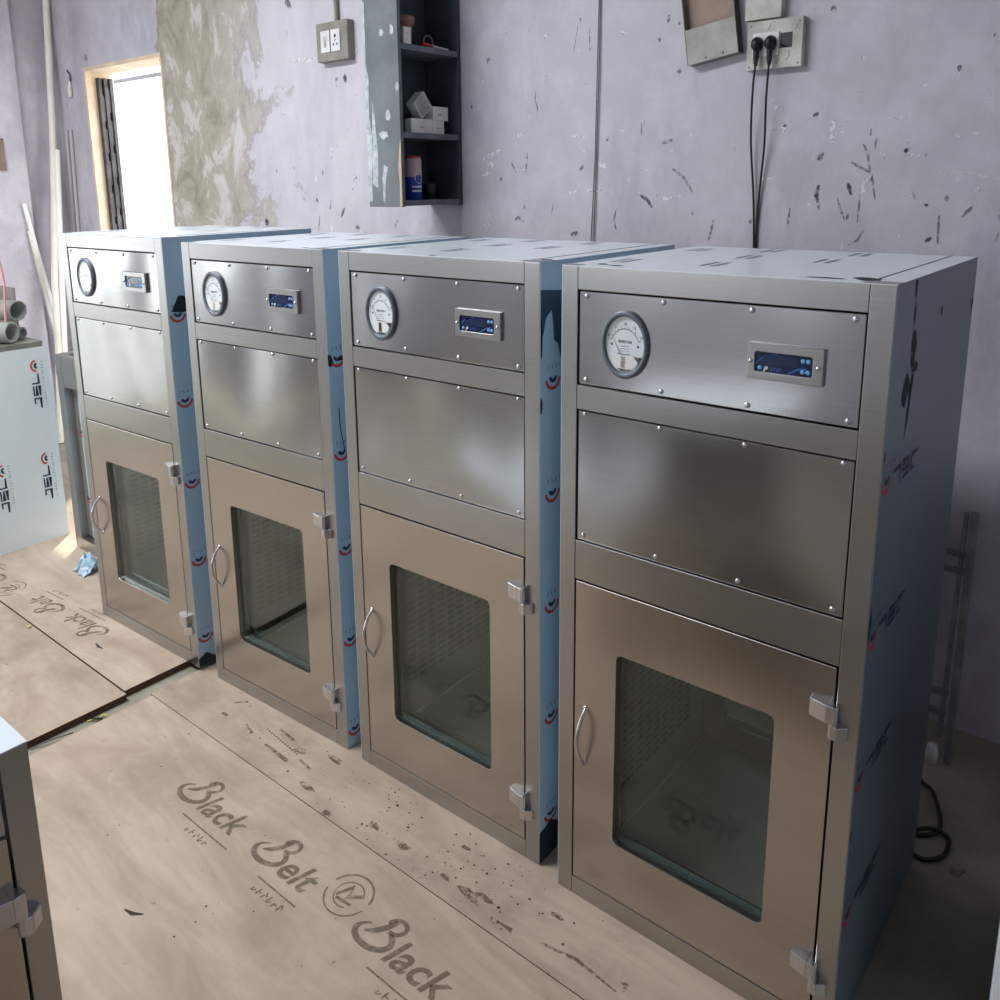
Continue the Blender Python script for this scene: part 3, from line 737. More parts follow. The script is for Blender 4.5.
def emblem(k, x, y, r, mat):
    k.arc((x, y), r, 10, 170, r*.09, mat, 20); k.arc((x, y), r, 195, 350, r*.07, mat, 20)
    k.arc((x, y), r*.62, 20, 300, r*.06, mat, 20)
    k.stroke([(x-.45*r, y-.3*r), (x-.1*r, y+.4*r), (x+.05*r, y-.1*r), (x+.5*r, y+.25*r)], r*.16, mat)
    k.stroke([(x-.35*r, y-.38*r), (x+.45*r, y-.30*r)], r*.14, mat)

X0 = -1.478
# raised sheets to the left (two deep), lower sheets under and in front of the row
m = sheet('', '', -3.95, -.250, X0, 1.15, ZF, .012, M['ply'])
k = Ink(m, (-1.872, -.096, .012), (-.9972, -.075, 0), (.075, -.9972, 0), .0005)
black_belt(k, .018, .083, M['ply_ink'])
emblem(k, .640, .045, .060, M['ply_ink']); black_belt(k, .76, .083, M['ply_ink'])
k2 = Ink(m, (0, 0, .012), (1, 0, 0), (0, 1, 0), .0006)
k2.stroke([(-1.83, -.170), (-1.80, -.176), (-1.775, -.172)], [.003, .010, .003], M['speck'])
tag(m.build('plywood_sheet'), 'raised plywood sheet with upside-down stencilled words, running under the farthest cabinet', 'plywood', 'plywood sheets on the floor')
m = sheet('', '', -3.92, -1.47, X0+.022, -.256, ZF, .012, M['ply_dirty'])
tag(m.build('plywood_sheet'), 'raised stained plywood sheet without lettering at left, behind the foreground cabinet corner', 'plywood', 'plywood sheets on the floor')
m = sheet('', '', -1.405, -1.85, 1.03, -.1995, ZF, 0, M['ply'])
k = Ink(m, (-.905, -.387, 0), (1, 0, 0), (0, 1, 0), .0005)
black_belt(k, -.030, .092, M['ply_ink'])
emblem(k, .560, .066, .056, M['ply_ink']); black_belt(k, .655, .092, M['ply_ink'])
k2 = Ink(m, (0, 0, 0), (1, 0, 0), (0, 1, 0), .0006)
rs = random.Random(11)
for _ in range(26):
    x, y = rs.uniform(-1.2, .2), rs.uniform(-.95, -.22); r = rs.uniform(.0012, .003)
    k2.fill([(x+r*math.cos(a), y+r*math.sin(a)) for a in (0, 1, 2, 3, 4, 5)], M['speck'])
k2.stroke([(-.70, -.66), (-.675, -.655), (-.655, -.64)], [.003, .010, .003], M['speck'])
lowC = tag(m.build('plywood_sheet'), 'plywood sheet with grey stencilled script lettering across the bottom foreground', 'plywood', 'plywood sheets on the floor')
m = sheet('', '', X0+.06, -.197, .578, .60, ZF, 0, M['ply_dirty'])
k2 = Ink(m, (0, 0, 0), (1, 0, 0), (0, 1, 0), .0006)
for _ in range(150):
    x = rs.uniform(-1.25, .15) if rs.random() < .35 else rs.gauss(-.28, .22)
    y = rs.uniform(-.19, -.01); r = abs(rs.gauss(0, .0011))+.0008
    if x > .5 or x < -1.3: continue
    k2.fill([(x+r*math.cos(a)*rs.uniform(.7, 1.5), y+r*math.sin(a)) for a in (0, 1, 2, 3, 4, 5)], M['speck'])
for pts in ([(-1.05, -.10), (-1.0, -.115)], [(-.95, -.05), (-.87, -.06)], [(-1.17, -.06), (-1.14, -.03)], [(-.80, -.10), (-.74, -.11)], [(-.93, -.12), (-.84, -.125), (-.80, -.13)]):
    k2.stroke(pts, [.006]+[.014]*(len(pts)-2)+[.010], M['ply_mark'])
for i in range(14):   # a dotted line of old nail holes
    x = -.98+i*.012; k2.fill([(x+.003*math.cos(a), -.075-.0012*i+.003*math.sin(a)) for a in (0, 1, 2, 3, 4, 5)], M['speck'])
k2.stroke([(.06, -.150), (.14, -.135), (.24, -.145)], [.006, .008, .004], M['ply_mark'])
for _ in range(16):
    x, y, r = rs.uniform(-1.25, .3), rs.uniform(-.19, -.02), rs.uniform(.008, .022)
    k2.fill([(x+r*math.cos(t)*rs.uniform(.6, 1.8), y+r*.5*math.sin(t)*rs.uniform(.6, 1.4)) for t in (0, .8, 1.6, 2.4, 3.2, 4, 4.8, 5.6)], M['ply_mark'])
tag(m.build('plywood_sheet'), 'speckled dirty plywood strip that the three right-hand cabinets stand on', 'plywood', 'plywood sheets on the floor')
# ------------------------------------------------------------------ foreground cabinet corner, bottom left (front faces +x)
t = thing('low_cabinet', 'corner of a low stainless cabinet with one hinge, cut off at the bottom left', 'cabinet', (-.112, -1.004, 0))
HL = .88; DL = .40; WL = .60
for (xa, xb, ya, yb) in ((-.036, 0, -.034, 0), (-.036, 0, -WL, -WL+.034), (-DL, -DL+.036, -.034, 0), (-DL, -DL+.036, -WL, -WL+.034)):
    m = MB(); m.box((xa, ya, 0), (xb, yb, HL-.0015), M['steel']); m.build('post', t, .0012)
m = MB(); m.box((-.036, -WL+.034, HL-.012), (-.0003, -.0346, HL-.0015), M['steel']); m.build('top_rail', t, .001)
m = MB(); m.box((-.030, -WL+.036, .768), (-.002, -.0375, HL-.0135), M['panel']); p = m.build('upper_panel', t, .0016)
for y in (-.044, -.30, -.556):
    s = MB(); s.T = Matrix.Translation((-.002, y, .842)) @ Matrix.Rotation(PI/2, 4, 'Z')
    s.lathe([(.005, 0), (.005, .001), (.004, .0026), (.0001, .0034)], M['hinge'], 12, 'y'); s.build('screw', p)
m = MB(); m.box((-.036, -WL+.034, 0), (-.0003, -.0346, .044), M['steel']); m.build('bottom_rail', t, .001)
m = MB(); m.T = Matrix.Rotation(PI/2, 4, 'Z')   # door plate: (x, y, z) -> front plane
holed_plate(m, -WL+.0375, .0475, -.0375, .7635, -WL+.10, .10, -.085, .600, .013, 0.0008, .030, M['door'])
d = m.build('door', t, .0014)
m = MB(); m.box((-.022, -WL+.095, .095), (-.016, -.080, .605), M['glass']); m.build('window_pane', d)
m = MB()
def wedge(y0, y1, z0, z1, d0, d1):
    m.hexa([(-.002, y0, z0), (d0, y0, z0), (d1, y1, z0), (-.002, y1, z0), (-.002, y0, z1), (d0, y0, z1), (d1, y1, z1), (-.002, y1, z1)], M['hinge'])
wedge(-.078, -.046, .655, .690, .009, .017); wedge(-.046, -.031, .655, .690, .017, .017)
wedge(-.038, -.026, .628, .653, .017, .017); wedge(-.026, -.012, .628, .653, .017, .006)
m.tube([(.010, -.036, .630), (.010, -.036, .688)], .0075, M['hinge'], 12); m.build('hinge', t, .0012)
m = MB(); m.box((-DL, -.002, .0), (-.0366, -.0002, HL-.002), M['steel']); m.build('side_panel', t)
m = MB(); m.box((-DL, -WL+.0002, .0), (-.0366, -WL+.002, HL-.002), M['steel']); m.build('side_panel', t)
m = MB(); m.box((-DL+.04, -WL+.04, .02), (-.045, -.04, .70), M['liner']); m.build('chamber', t)
m = MB(); m.box((-DL, -WL, HL-.0015), (0, 0, HL), M['film_pale']); m.build('top_panel', t)

# ------------------------------------------------------------------ open low carcass behind the farthest cabinet
t = thing('open_carcass', 'low open stainless cabinet carcass without a door, left of the farthest tall cabinet', 'cabinet', (-2.698, .17, .012))
a, b, h, dp = .055, .60, .868, .52
for (x0, y0) in ((0, 0), (b-a, 0), (0, dp-a), (b-a, dp-a)):
    m = MB(); m.box((x0, y0, 0), (x0+a, y0+a, h-.0012), M['steel']); m.build('post', t, .0012)
m = MB(); m.box((a+.0006, .0004, h-.135), (b-a-.0006, .03, h-.0012), M['steel']); m.build('top_rail', t, .0012)
m = MB(); m.box((a+.0006, .0004, 0), (b-a-.0006, .03, .055), M['steel']); m.build('bottom_rail', t, .0012)
m = MB(); m.box((.002, a, .002), (.004, dp-a, h-.002), M['film_blue']); m.build('side_panel', t)
m = MB(); m.box((b-.004, a, .002), (b-.002, dp-a, h-.002), M['film_blue']); m.build('side_panel', t)
m = MB(); m.box((.0985, .032, .057), (b-.06, .035, h-.137), M['film_blue'])
for z in (.548, .250): film_logo(Ink(m, (.300, .032, z), (-1, 0, 0), (0, 0, -1), .0006), 1.)
m.build('inner_panel', t)
m = MB(); m.box((.0556, .034, .056), (.098, .060, h-.137), M['liner']); m.build('inner_upright', t, .001)
m = MB(); m.box((0, a+.0006, h-.05), (a-.01, dp-a-.0006, h), M['steel']); m.build('side_rail', t, .001)
m = MB(); m.box((b-a+.01, a+.0006, h-.05), (b, dp-a-.0006, h), M['steel']); m.build('side_rail', t, .001)
m = MB(); m.box((.06, .06, .05), (b-.06, dp-.06, .053), M['liner']); m.build('floor_panel', t)

# crumpled blue film at its foot
m = MB(); rs = random.Random(5); n = 9
vs = []
for i in range(n):
    for j in range(n):
        u, v = i/(n-1), j/(n-1)
        z = .004+.075*abs(math.sin(3.1*u+1.7*v))*(1-abs(2*v-1)**2)*(.6+.6*rs.random())
        vs.append((-2.475+.10*u+.02*rs.random(), .035+.10*v+.02*rs.random(), .0135+z*.8))
fs = [(i*n+j, (i+1)*n+j, (i+1)*n+j+1, i*n+j+1) for i in range(n-1) for j in range(n-1)]
m.add(vs, fs, M['film_blue'])
tag(m.build('film_scrap'), 'crumpled scrap of blue protective film on the plywood by the open carcass', 'plastic film')

# ------------------------------------------------------------------ work table, film-covered sheet and rolls, far left
t = thing('work_table', 'steel work table standing behind the big film-covered sheet at far left', 'table', (-3.75, -.46, .012))
m = MB(); m.box((0, 0, .868), (.83, .68, .893), M['fuse_box']); m.build('table_top', t, .003)
for x in (.03, .76):
    for y in (.03, .60):
        m = MB(); m.box((x, y, 0), (x+.04, y+.04, .868), M['steel']); m.build('leg', t, .002)
m = MB()
x0 = -2.905
m.hexa([(-2.866, -.42, .0125), (-2.864, -.42, .0125), (-2.864, .212, .0125), (-2.866, .212, .0125), (-2.887, -.42, .886), (-2.885, -.42, .886), (-2.885, .222, .886), (-2.887, .222, .886)], M['film_sheet'])
nrm = Vector((.873, 0, .021)).normalized(); up = Vector((-.021, 0, .873)).normalized()
for (y, z) in ((.172, .605), (.165, .188), (-.018, .178), (-.21, .6), (-.21, .18)):
    film_logo(Ink(m, Vector((-2.864, y, .0125))+up*z, up, (0, -1, 0), .0012), .96)
tag(m.build('steel_sheet'), 'large pale film-covered steel sheet with printed logos leaning on the table at left edge', 'metal sheet')

def roll(name, label, a, b, r, r2, flat=1., group='rolls on the work table'):
    a, b = Vector(a), Vector(b); d = (b-a).normalized()
    s = Vector((0, 0, 1)).cross(d).normalized(); up = d.cross(s)
    m = MB(); n = 28; vs = []; fs = []
    ring = []
    for p, rad in ((a, r), (b, r), (b, r2), (b-d*.10, r2)):
        for i in range(n):
            q = 2*PI*i/n; vs.append(p+s*(rad*math.cos(q))+up*(rad*math.sin(q)*flat))
    for k in range(3):
        for i in range(n): fs.append((k*n+i, k*n+(i+1) % n, (k+1)*n+(i+1) % n, (k+1)*n+i))
    m.add(vs, fs, M['tube'], True)
    m.add(vs[3*n:], [tuple(range(n))], M['black']); m.add(vs[:n], [tuple(range(n))[::-1]], M['tube'])
    o = m.build(name); tag(o, label, 'roll', group); return o
roll('sheet_roll', 'flattened grey roll with a dark oval mouth, highest on the pile at far left', (-3.50, -.13, 1.052), (-2.98, .158, 1.040), .055, .046, .8)
roll('sheet_roll', 'pale roll with a round black mouth, lowest on the table at far left', (-3.50, -.20, .953), (-2.945, .110, .953), .046, .036)
roll('sheet_roll', 'small grey roll tucked between the larger two at far left', (-3.50, -.06, .933), (-3.03, .187, .933), .026, .018)
m = MB(); m.tube([(-2.955, .085, 1.42), (-2.95, .106, 1.168), (-2.95, .096, 1.06), (-2.95, .092, 1.003)], .0045, M['pink'], 6)
tag(m.build('pink_string'), 'thin pink string hanging in front of the rolls at far left edge', 'string')
m = MB(); m.box((-3.72, .212, .906), (-3.14, .218, 1.125), M['fuse_box'])
tag(m.build('steel_offcut', None, .001), 'upright grey metal offcut standing behind the rolls at far left', 'metal sheet')

# ------------------------------------------------------------------ corner pipes and strips
def pipe(name, label, pts, r, mat, cat='pipe', n=12, group=None):
    m = MB(); m.tube(pts, r, mat, n); return tag(m.build(name), label, cat, group)
pipe('plastic_pipe', 'yellowed plastic pipe running the full height of the far left corner', [(-4.42, .87, ZF+.004), (-4.46, .939, .573), (-4.50, .982, 1.006), (-4.54, 1.053, 1.494), (-4.58, 1.11, 1.917), (-4.62, 1.176, 2.687), (-4.63, 1.178, 3.3)], .020, M['pvc'])
pipe('plastic_pipe', 'shorter white pipe leaning just right of the full-height corner pipe', [(-4.43, .93, ZF+.004), (-4.46, .978, .567), (-4.49, 1.023, 1.003), (-4.52, 1.063, 1.371), (-4.56, 1.114, 1.797)], .017, M['out_white'])
m = MB(); m.hexa([(-4.60, 1.11, ZF), (-4.582, 1.11, ZF), (-4.582, 1.132, ZF), (-4.60, 1.132, ZF), (-4.629, .893, 1.475), (-4.612, .893, 1.475), (-4.612, .914, 1.475), (-4.629, .914, 1.475)], M['out_white'])
tag(m.build('trim_strip'), 'longer slim white strip leaning against the left wall', 'strip', 'leaning strips')
m = MB(); m.hexa([(-4.60, 1.07, ZF), (-4.585, 1.07, ZF), (-4.585, 1.09, ZF), (-4.60, 1.09, ZF), (-4.625, .905, 1.31), (-4.611, .905, 1.31), (-4.611, .922, 1.31), (-4.625, .922, 1.31)], M['pvc'])
tag(m.build('trim_strip'), 'shorter slim strip leaning beneath the taller one on the left wall', 'strip', 'leaning strips')
for i, x in enumerate((-4.655, -4.60)):
    pipe('wall_conduit', ['thin grey conduit nearest the corner on the back wall', 'thin grey conduit nearer the doorway on the back wall'][i], [(x+.02, YB-.011, ZF), (x+.03, YB-.011, 1.0), (x+.09, YB-.011, 1.92)], .0105, M['pvc_grey'], 'conduit')
m = MB(); m.tube([(-4.47, YB-.004, 2.25), (-4.455, YB-.02, 2.262), (-4.437, YB-.015, 2.24), (-4.45, YB-.008, 2.20)], .005, M['dark_metal'], 8)
m.tube([(-4.45, YB-.012, 2.20), (-4.46, YB-.014, 2.15), (-4.455, YB-.014, 2.11)], [.006, .014, .012], M['card'], 8)
tag(m.build('hanging_hook'), 'small hook with a pale tag on the wall left of the doorway', 'hook')
m = MB(); m.box((XL+.0452, .54, 1.672), (XL+.06, .832, 1.86), M['brown_board'])
tag(m.build('notice_board', None, .002), 'brown board on the left wall cut by the photo edge', 'board')

# ------------------------------------------------------------------ wall cupboard with its contents (open side faces +x)
SX0, SX1, SY0, SY1, SZ0, SZ1 = -1.475, -1.30, .866, 1.198, 1.477, 2.56
t = thing('wall_cupboard', 'chipped dark grey open cupboard hung on the back wall, three shelves in view', 'cupboard', (0, 0, 0))
m = MB(); m.box((SX0, SY0, SZ0), (SX1, SY0+.016, SZ1), M['grey_paint'])
k = Ink(m, (0, SY0, 0), (1, 0, 0), (0, 0, 1), .0005)
k.fill([(SX0, SZ0+.02), (SX0+.018, SZ0+.02), (SX0+.020, 1.60), (SX0+.030, 1.72), (SX0+.016, 1.80), (SX0+.020, 1.93), (SX0+.008, 1.99), (SX0+.010, 2.2), (SX0, 2.2)], M['chip_white'])
k.fill([(SX0+.022, 1.56), (SX0+.050, 1.545), (SX0+.056, 1.66), (SX0+.045, 1.80), (SX0+.035, 1.86), (SX0+.028, 1.75)], M['chip_white'])
k.fill([(SX0+.075, 1.50), (SX0+.085, 1.49), (SX0+.092, 1.58), (SX0+.105, 1.62), (SX0+.085, 1.63), (SX0+.075, 1.58)], M['chip_white'])
k.fill([(SX1-.014, 1.478), (SX1, 1.478), (SX1, 1.72), (SX1-.006, 1.70), (SX1-.016, 1.62), (SX1-.010, 1.55)], M['bare_wood'])
for cx, cz, rx, rz in ((-1.385, 1.735, .022, .014), (-1.36, 1.80, .012, .018), (-1.382, 2.085, .010, .012), (-1.33, 2.09, .010, .016), (-1.31, 1.90, .008, .016)):
    k.fill(blob(cx, cz, rx, rz, rnd=rr), M['chip_white'])
m.build('side_panel', t, .0012)
m = MB(); m.box((SX0, SY1-.016, SZ0), (SX1, SY1, SZ1), M['shelf_dark']); m.build('side_panel', t, .0012)
m = MB(); m.box((SX0, SY0+.0165, SZ0), (SX0+.008, SY1-.0165, SZ1), M['shelf_dark']); m.build('back_panel', t)
for z in (1.480, 1.722, 2.026, 2.33):
    m = MB(); m.box((SX0+.0085, SY0+.0165, z), (SX1-.002, SY1-.0165, z+.020), M['shelf_edge']); m.build('shelf', t, .001)
m = MB(); m.box((SX0, SY0+.0165, SZ1-.02), (SX1, SY1-.0165, SZ1), M['shelf_dark']); m.build('top_panel', t)
# upper shelf
z = 2.0465
m = MB(); m.lathe([(.030, 0), (.034, .06), (.036, .078), (.043, .080), (.044, .104), (.040, .106), (.038, .085)], M['pot'], 24, c=(-1.378, .972, z)); m.add([(-1.378+.037*math.cos(2*PI*i/20), .972+.037*math.sin(2*PI*i/20), z+.086) for i in range(20)], [tuple(range(20))], M['brown_board'])
tag(m.build('plastic_pot'), 'brown plastic pot on the upper cupboard shelf', 'pot')
m = MB(); m.box((-1.318, .902, z), (-1.304, .938, z+.056), M['card']); k = Ink(m, (-1.304, .902, z), (0, 1, 0), (0, 0, 1), .0005)
k.stroke([(.014, .012), (.018, .028), (.012, .036)], .003, M['scuff_dark'])
tag(m.build('card_box', None, .001), 'small white card box in front of the brown pot', 'box')
t = thing('screwdriver', 'red-handled screwdriver with a pale shaft lying on the upper cupboard shelf', 'screwdriver', (-1.34, 1.035, z+.010))
m = MB(); m.tube([(0, 0, .004), (0, .012, .004), (0, .05, .002)], [.006, .009, .006], M['red'], 10); m.build('handle', t)
m = MB(); m.tube([(0, .05, .002), (.01, .125, -.004)], .0045, M['white'], 8); m.build('shaft', t)
m = MB(); m.tube([(-1.35+.004*math.cos(a), 1.075+.020*math.cos(a), z+.026+.024*math.sin(a)) for a in [2*PI*i/20 for i in range(21)]], .0022, M['rack'], 6)
tag(m.build('wire_loop'), 'small grey wire loop standing behind the screwdriver on the upper shelf', 'wire')
# middle shelf: white boxes
z = 1.7425
def card(label, a, b, rot=None):
    c = Vector([(p+q)/2 for p, q in zip(a, b)]); h = Vector([(q-p)/2 for p, q in zip(a, b)])
    m = MB()
    m.box(-h, h, M['card']); k = Ink(m, (h.x, 0, 0), (0, 1, 0), (0, 0, 1), .0005); k.stroke([(-.012, -.004), (.010, -.004)], .004, M['scuff_dark'])
    o = m.build('white_box', None, .001); o.location = c
    if rot: o.rotation_euler = rot
    return tag(o, label, 'box', 'white boxes on the middle shelf')
card('wide white box at left on the middle cupboard shelf, under the open one', (-1.355, .945, z), (-1.322, 1.056, z+.052))
card('small white box at right on the middle cupboard shelf, lower of two', (-1.36, 1.061, z), (-1.325, 1.126, z+.050))
card('white box stacked on the right-hand small box on the middle shelf', (-1.365, 1.066, z+.0505), (-1.325, 1.150, z+.100))
t = thing('open_white_box', 'open white box tipped on its corner on top of the wide white box', 'box', (-1.358, 1.012, z+.0525), 0, 'white boxes on the middle shelf')
m = MB(); m.T = Matrix.Rotation(math.radians(40), 4, 'X')   # open side faces +x, standing on one corner
s = .070
m.box((-.012, 0, 0), (-.010, s, s), M['card'])
for p, q in (((-.0098, 0, 0), (.030, s, .002)), ((-.0098, 0, s-.002), (.030, s, s)), ((-.0098, 0, .0022), (.030, .002, s-.0022)), ((-.0098, s-.002, .0022), (.030, s, s-.0022))): m.box(p, q, M['card'])
m.build('tray', t)
# lower shelf
z = 1.5005
t = thing('spray_tin', 'blue tin with a pale top half on the lowest cupboard shelf', 'tin', (-1.352, .975, z))
m = MB(); m.lathe([(.0001, 0), (.034, 0), (.034, .085)], M['blue'], 28); m.lathe([(.034, .085), (.034, .148), (.031, .151)], M['pinkish'], 28)
for i, (dz, w) in enumerate(((.045, .030), (.030, .022))):
    m.add([(.0345*math.cos(a), .0345*math.sin(a), dz+dd) for dd in (0, .006) for a in [-.9+1.8*j/8*w/.03 for j in range(9)]], [(j, j+1, 10+j, 9+j) for j in range(8)], M['white'])
m.add([(.0346*math.cos(a), .0346*math.sin(a), .085+(1 if s > 0 else -1)*.026*math.sqrt(max(0, 1-(a/.62)**2))) for s in (-1, 1) for a in ([-.62+1.24*j/12 for j in range(13)] if s < 0 else [.62-1.24*j/12 for j in range(13)])], [tuple(range(26))], M['card'])
m.add([(.0349*math.cos(a), .0349*math.sin(a), .078+dd) for dd in (0, .012) for a in [-.36+.72*j/8 for j in range(9)]], [(j, j+1, 10+j, 9+j) for j in range(8)], M['blue'])
m.build('body', t)
m = MB(); m.lathe([(.031, .151), (.030, .158), (.012, .160), (.0001, .160)], M['red'], 24); m.build('lid', t)
m = MB(); m.lathe([(.0001, 0), (.026, 0), (.029, .058), (.027, .060), (.0001, .056)], M['black'], 22, c=(-1.375, 1.085, z))
tag(m.build('dark_cup'), 'dark cup in the shadow of the lowest cupboard shelf', 'cup')

# ------------------------------------------------------------------ electrics on the back wall
t = thing('switch_box', 'grey surface box with a white switch and socket, left of the cupboard', 'switch', (-2.102, YB, 2.078))
m = MB(); m.box((.012, -.040, 0), (.212, -.0005, .158), M['grey_box']); m.build('back_box', t, .003)
for x in (.045, .110):
    m = MB(); m.box((x, -.045, .036), (x+.058, -.0405, .124), M['white'])
    k = Ink(m, (x, -.045, .036), (1, 0, 0), (0, 0, 1), .0005)
    if x < .06: k.fill([(.020, .020), (.038, .020), (.038, .066), (.020, .066)], M['dirty_plastic']); k.stroke([(.029, .025), (.029, .04)], .004, M['black'])
    else:
        for px, pz, r in ((.029, .062, .007), (.018, .028, .005), (.040, .028, .005), (.029, .045, .004)):
            k.fill([(px+r*math.cos(a*PI/5), pz+r*math.sin(a*PI/5)) for a in range(10)], M['black'])
    m.build('switch_plate' if x < .06 else 'socket_plate', t, .0012)
pipe('wall_conduit', 'grey conduit dropping from above into the switch box', [(-1.985, YB-.012, 2.236), (-1.985, YB-.012, 3.3)], .010, M['grey_box'], 'conduit')

t = thing('socket_board', 'dirty white socket board with two black plugs, right of the open metal box', 'socket', (-.156, YB, 1.872))
m = MB(); m.box((0, -.026, 0), (.163, -.0005, .136), M['dirty_plastic'])
k = Ink(m, (0, -.026, 0), (1, 0, 0), (0, 0, 1), .0005)
for x, zz in ((.010, .010), (.153, .010), (.010, .123), (.153, .123)): k.fill([(x+.0035*math.cos(a), zz+.0035*math.sin(a)) for a in (0, 1, 2, 3, 4, 5)], M['scuff_dark'])
k.fill([(.098, .055), (.134, .055), (.134, .096), (.098, .096)], M['black'])
for pts in ([(.02, .02), (.03, .035)], [(.12, .02), (.128, .034), (.125, .05)], [(.06, .108), (.07, .122)], [(.14, .10), (.15, .118)], [(.09, .012), (.10, .03)]): k.stroke(pts, .003, M['grey_box'])
k.stroke([(.098, .066), (.115, .058), (.135, .052)], .004, M['dirty_plastic'])
m.build('board', t, .002)
m = MB(); m.box((.018, -.030, .036), (.096, -.0265, .102), M['white']); m.build('socket_plate', t, .001)
for i, (x, lab) in enumerate(((-.120, 'left of two black plugs with a cable hanging to behind the nearest cabinet'), (-.080, 'right of two black plugs with a cable hanging beside its twin'))):
    t = thing('power_plug', lab, 'plug', (x, YB-.0315, 1.942), 0, 'plugs in the socket board')
    m = MB(); m.T = Matrix.Diagonal((1, 1, 1.35, 1))
    m.lathe([(.0155, 0), (.0155, .012), (.013, .022), (.006, .028), (.0001, .029)], M['black'], 20, 'y'); m.tube([(0, -.012, -.012), (0, -.012, -.030), (0, -.010, -.045)], [.009, .008, .005], M['black'], 10); m.build('body', t)
    e = .030 if i == 0 else -.012
    b = 1.05
    pts = ([(0, -.011, -.05), (-.006, -.008, -.13), (-.012, .012, -.27), (.002, .022, -.45), (.010, .026, -.62), (.018, .026, -.9), (.026, .026, -1.6)] if i == 0 else
           [(0, -.011, -.05), (-.005, -.006, -.16), (-.010, .012, -.28), (-.020, .022, -.40), (-.026, .026, -.55), (-.022, .026, -.9), (-.012, .026, -1.6)])
    m = MB(); sm = []
    for a in range(len(pts)-1):
        p0, p1, p2, p3 = [Vector(pts[max(0, min(len(pts)-1, a+q))]) for q in (-1, 0, 1, 2)]
        for s in range(6):
            u = s/6; sm.append(.5*((2*p1)+(-p0+p2)*u+(2*p0-5*p1+4*p2-p3)*u*u+(-p0+3*p1-3*p2+p3)*u**3))
    sm.append(Vector(pts[-1])); m.tube(sm, .0034, M['cord'], 8); m.build('cable', t)
m = MB(); m.box((-.166, YB-.028, 2.012), (-.058, YB-.0005, 3.3), M['dirty_plastic'])
tag(m.build('cable_trunking', None, .002), 'dirty white flat trunking rising from the socket board', 'trunking')

t = thing('metal_box', 'open shallow metal box with brown back, tilted on the wall by the socket board', 'box', (-.340, YB, 1.903))
t.rotation_euler = (0, -.15, 0)
m = MB(); m.box((0, -.036, 0), (.166, -.033, .105), M['fuse_box']); m.box((.0, -.033, 0), (.166, -.0005, .003), M['fuse_box'])
m.box((0, -.036, .0), (.003, -.0005, .50), M['fuse_box']); m.box((.163, -.036, 0), (.166, -.0005, .50), M['dark_metal'])
m.build('case', t, .0008)
m = MB(); m.box((.003, -.008, .003), (.163, -.0006, .50), M['fuse_back']); m.build('backing', t)
for x in (.06, .115):
    s = MB(); s.lathe([(.0045, 0), (.003, .003), (.0001, .0035)], M['hinge'], 10, 'y', (x, -.036, .012)); s.build('screw', t)
for i, (xa, xb) in enumerate(((-.686, -.702), (-.679, -.690))):
    pipe('hanging_wire', ['left strand of the thin twin wire hanging down the middle of the back wall', 'right strand of the thin twin wire hanging down the middle of the back wall'][i],
         [(-.684+i*.004, YB-.005, 3.3), (-.682+i*.004, YB-.006, 2.2), (xa, YB-.006, 1.9), (xa-.004-i*.002, YB-.006, 1.62), (xb, YB-.005, 1.36), (xb-.005, YB-.005, .9)], .0018, M['wire'], 'wire', 8, 'twin wires on the back wall')

# ------------------------------------------------------------------ behind the nearest cabinet, right
t = thing('steel_rack', 'narrow dark steel rack leaning on the back wall behind the nearest cabinet', 'rack', (0, 0, 0))
def bar(a, b, w, d, name, mat):
    a, b = Vector(a), Vector(b)
    m = MB(); m.hexa([(a.x-w, a.y-d, a.z), (a.x+w, a.y-d, a.z), (a.x+w, a.y+d, a.z), (a.x-w, a.y+d, a.z), (b.x-w, b.y-d, b.z), (b.x+w, b.y-d, b.z), (b.x+w, b.y+d, b.z), (b.x-w, b.y+d, b.z)], mat); m.build(name, t, .0015)
bar((.583, 1.02, ZF), (.560, 1.172, .66), .009, .012, 'upright', M['rack'])
bar((.555, 1.035, ZF+.06), (.540, 1.176, .655), .0055, .009, 'upright', M['rack'])
bar((.36, 1.02, ZF), (.34, 1.172, .66), .009, .012, 'upright', M['rack'])
for zc, f in ((.545, .845), (.50, .80), (.17, .30), (.115, .22)):
    y = 1.02+.152*(zc/.66)
    m = MB(); m.box((.345, y-.008, zc-.008), (.562, y+.008, zc+.008), M['rack']); m.build('rung', t, .0015)
def smooth(pts, n=8):
    out = []
    for a in range(len(pts)-1):
        p0, p1, p2, p3 = [Vector(pts[max(0, min(len(pts)-1, a+q))]) for q in (-1, 0, 1, 2)]
        for s in range(n):
            u = s/n; out.append(.5*((2*p1)+(-p0+p2)*u+(2*p0-5*p1+4*p2-p3)*u*u+(-p0+3*p1-3*p2+p3)*u**3))
    return out+[Vector(pts[-1])]
m = MB(); m.tube(smooth([(.52, .93, ZF+.006), (.552, .885, ZF+.007), (.585, .845, ZF+.016), (.624, .752, ZF+.007), (.612, .695, ZF+.006), (.57, .67, ZF+.006), (.606, .71, ZF+.012), (.648, .712, ZF+.008), (.655, .655, ZF+.006), (.635, .615, ZF+.006), (.608, .603, ZF+.006), (.56, .62, ZF+.006)]), .0052, M['cord'], 8)
tag(m.build('power_cable'), 'black cable looped on the concrete behind the nearest cabinet', 'cable')
m = MB(); m.lathe([(.0001, 0), (.013, 0), (.016, .03), (.012, .055), (.0001, .058)], M['white'], 16, c=(.548, .995, ZF))
tag(m.build('plastic_piece'), 'small white plastic piece on the floor beside the leaning rack', 'plastic piece')
m = MB(); m.hexa([(.672, .605, ZF), (.69, .60, ZF), (.705, .635, ZF), (.685, .64, ZF), (.674, .61, ZF+.012), (.688, .606, ZF+.014), (.70, .63, ZF+.010), (.687, .634, ZF+.012)], M['concrete'])
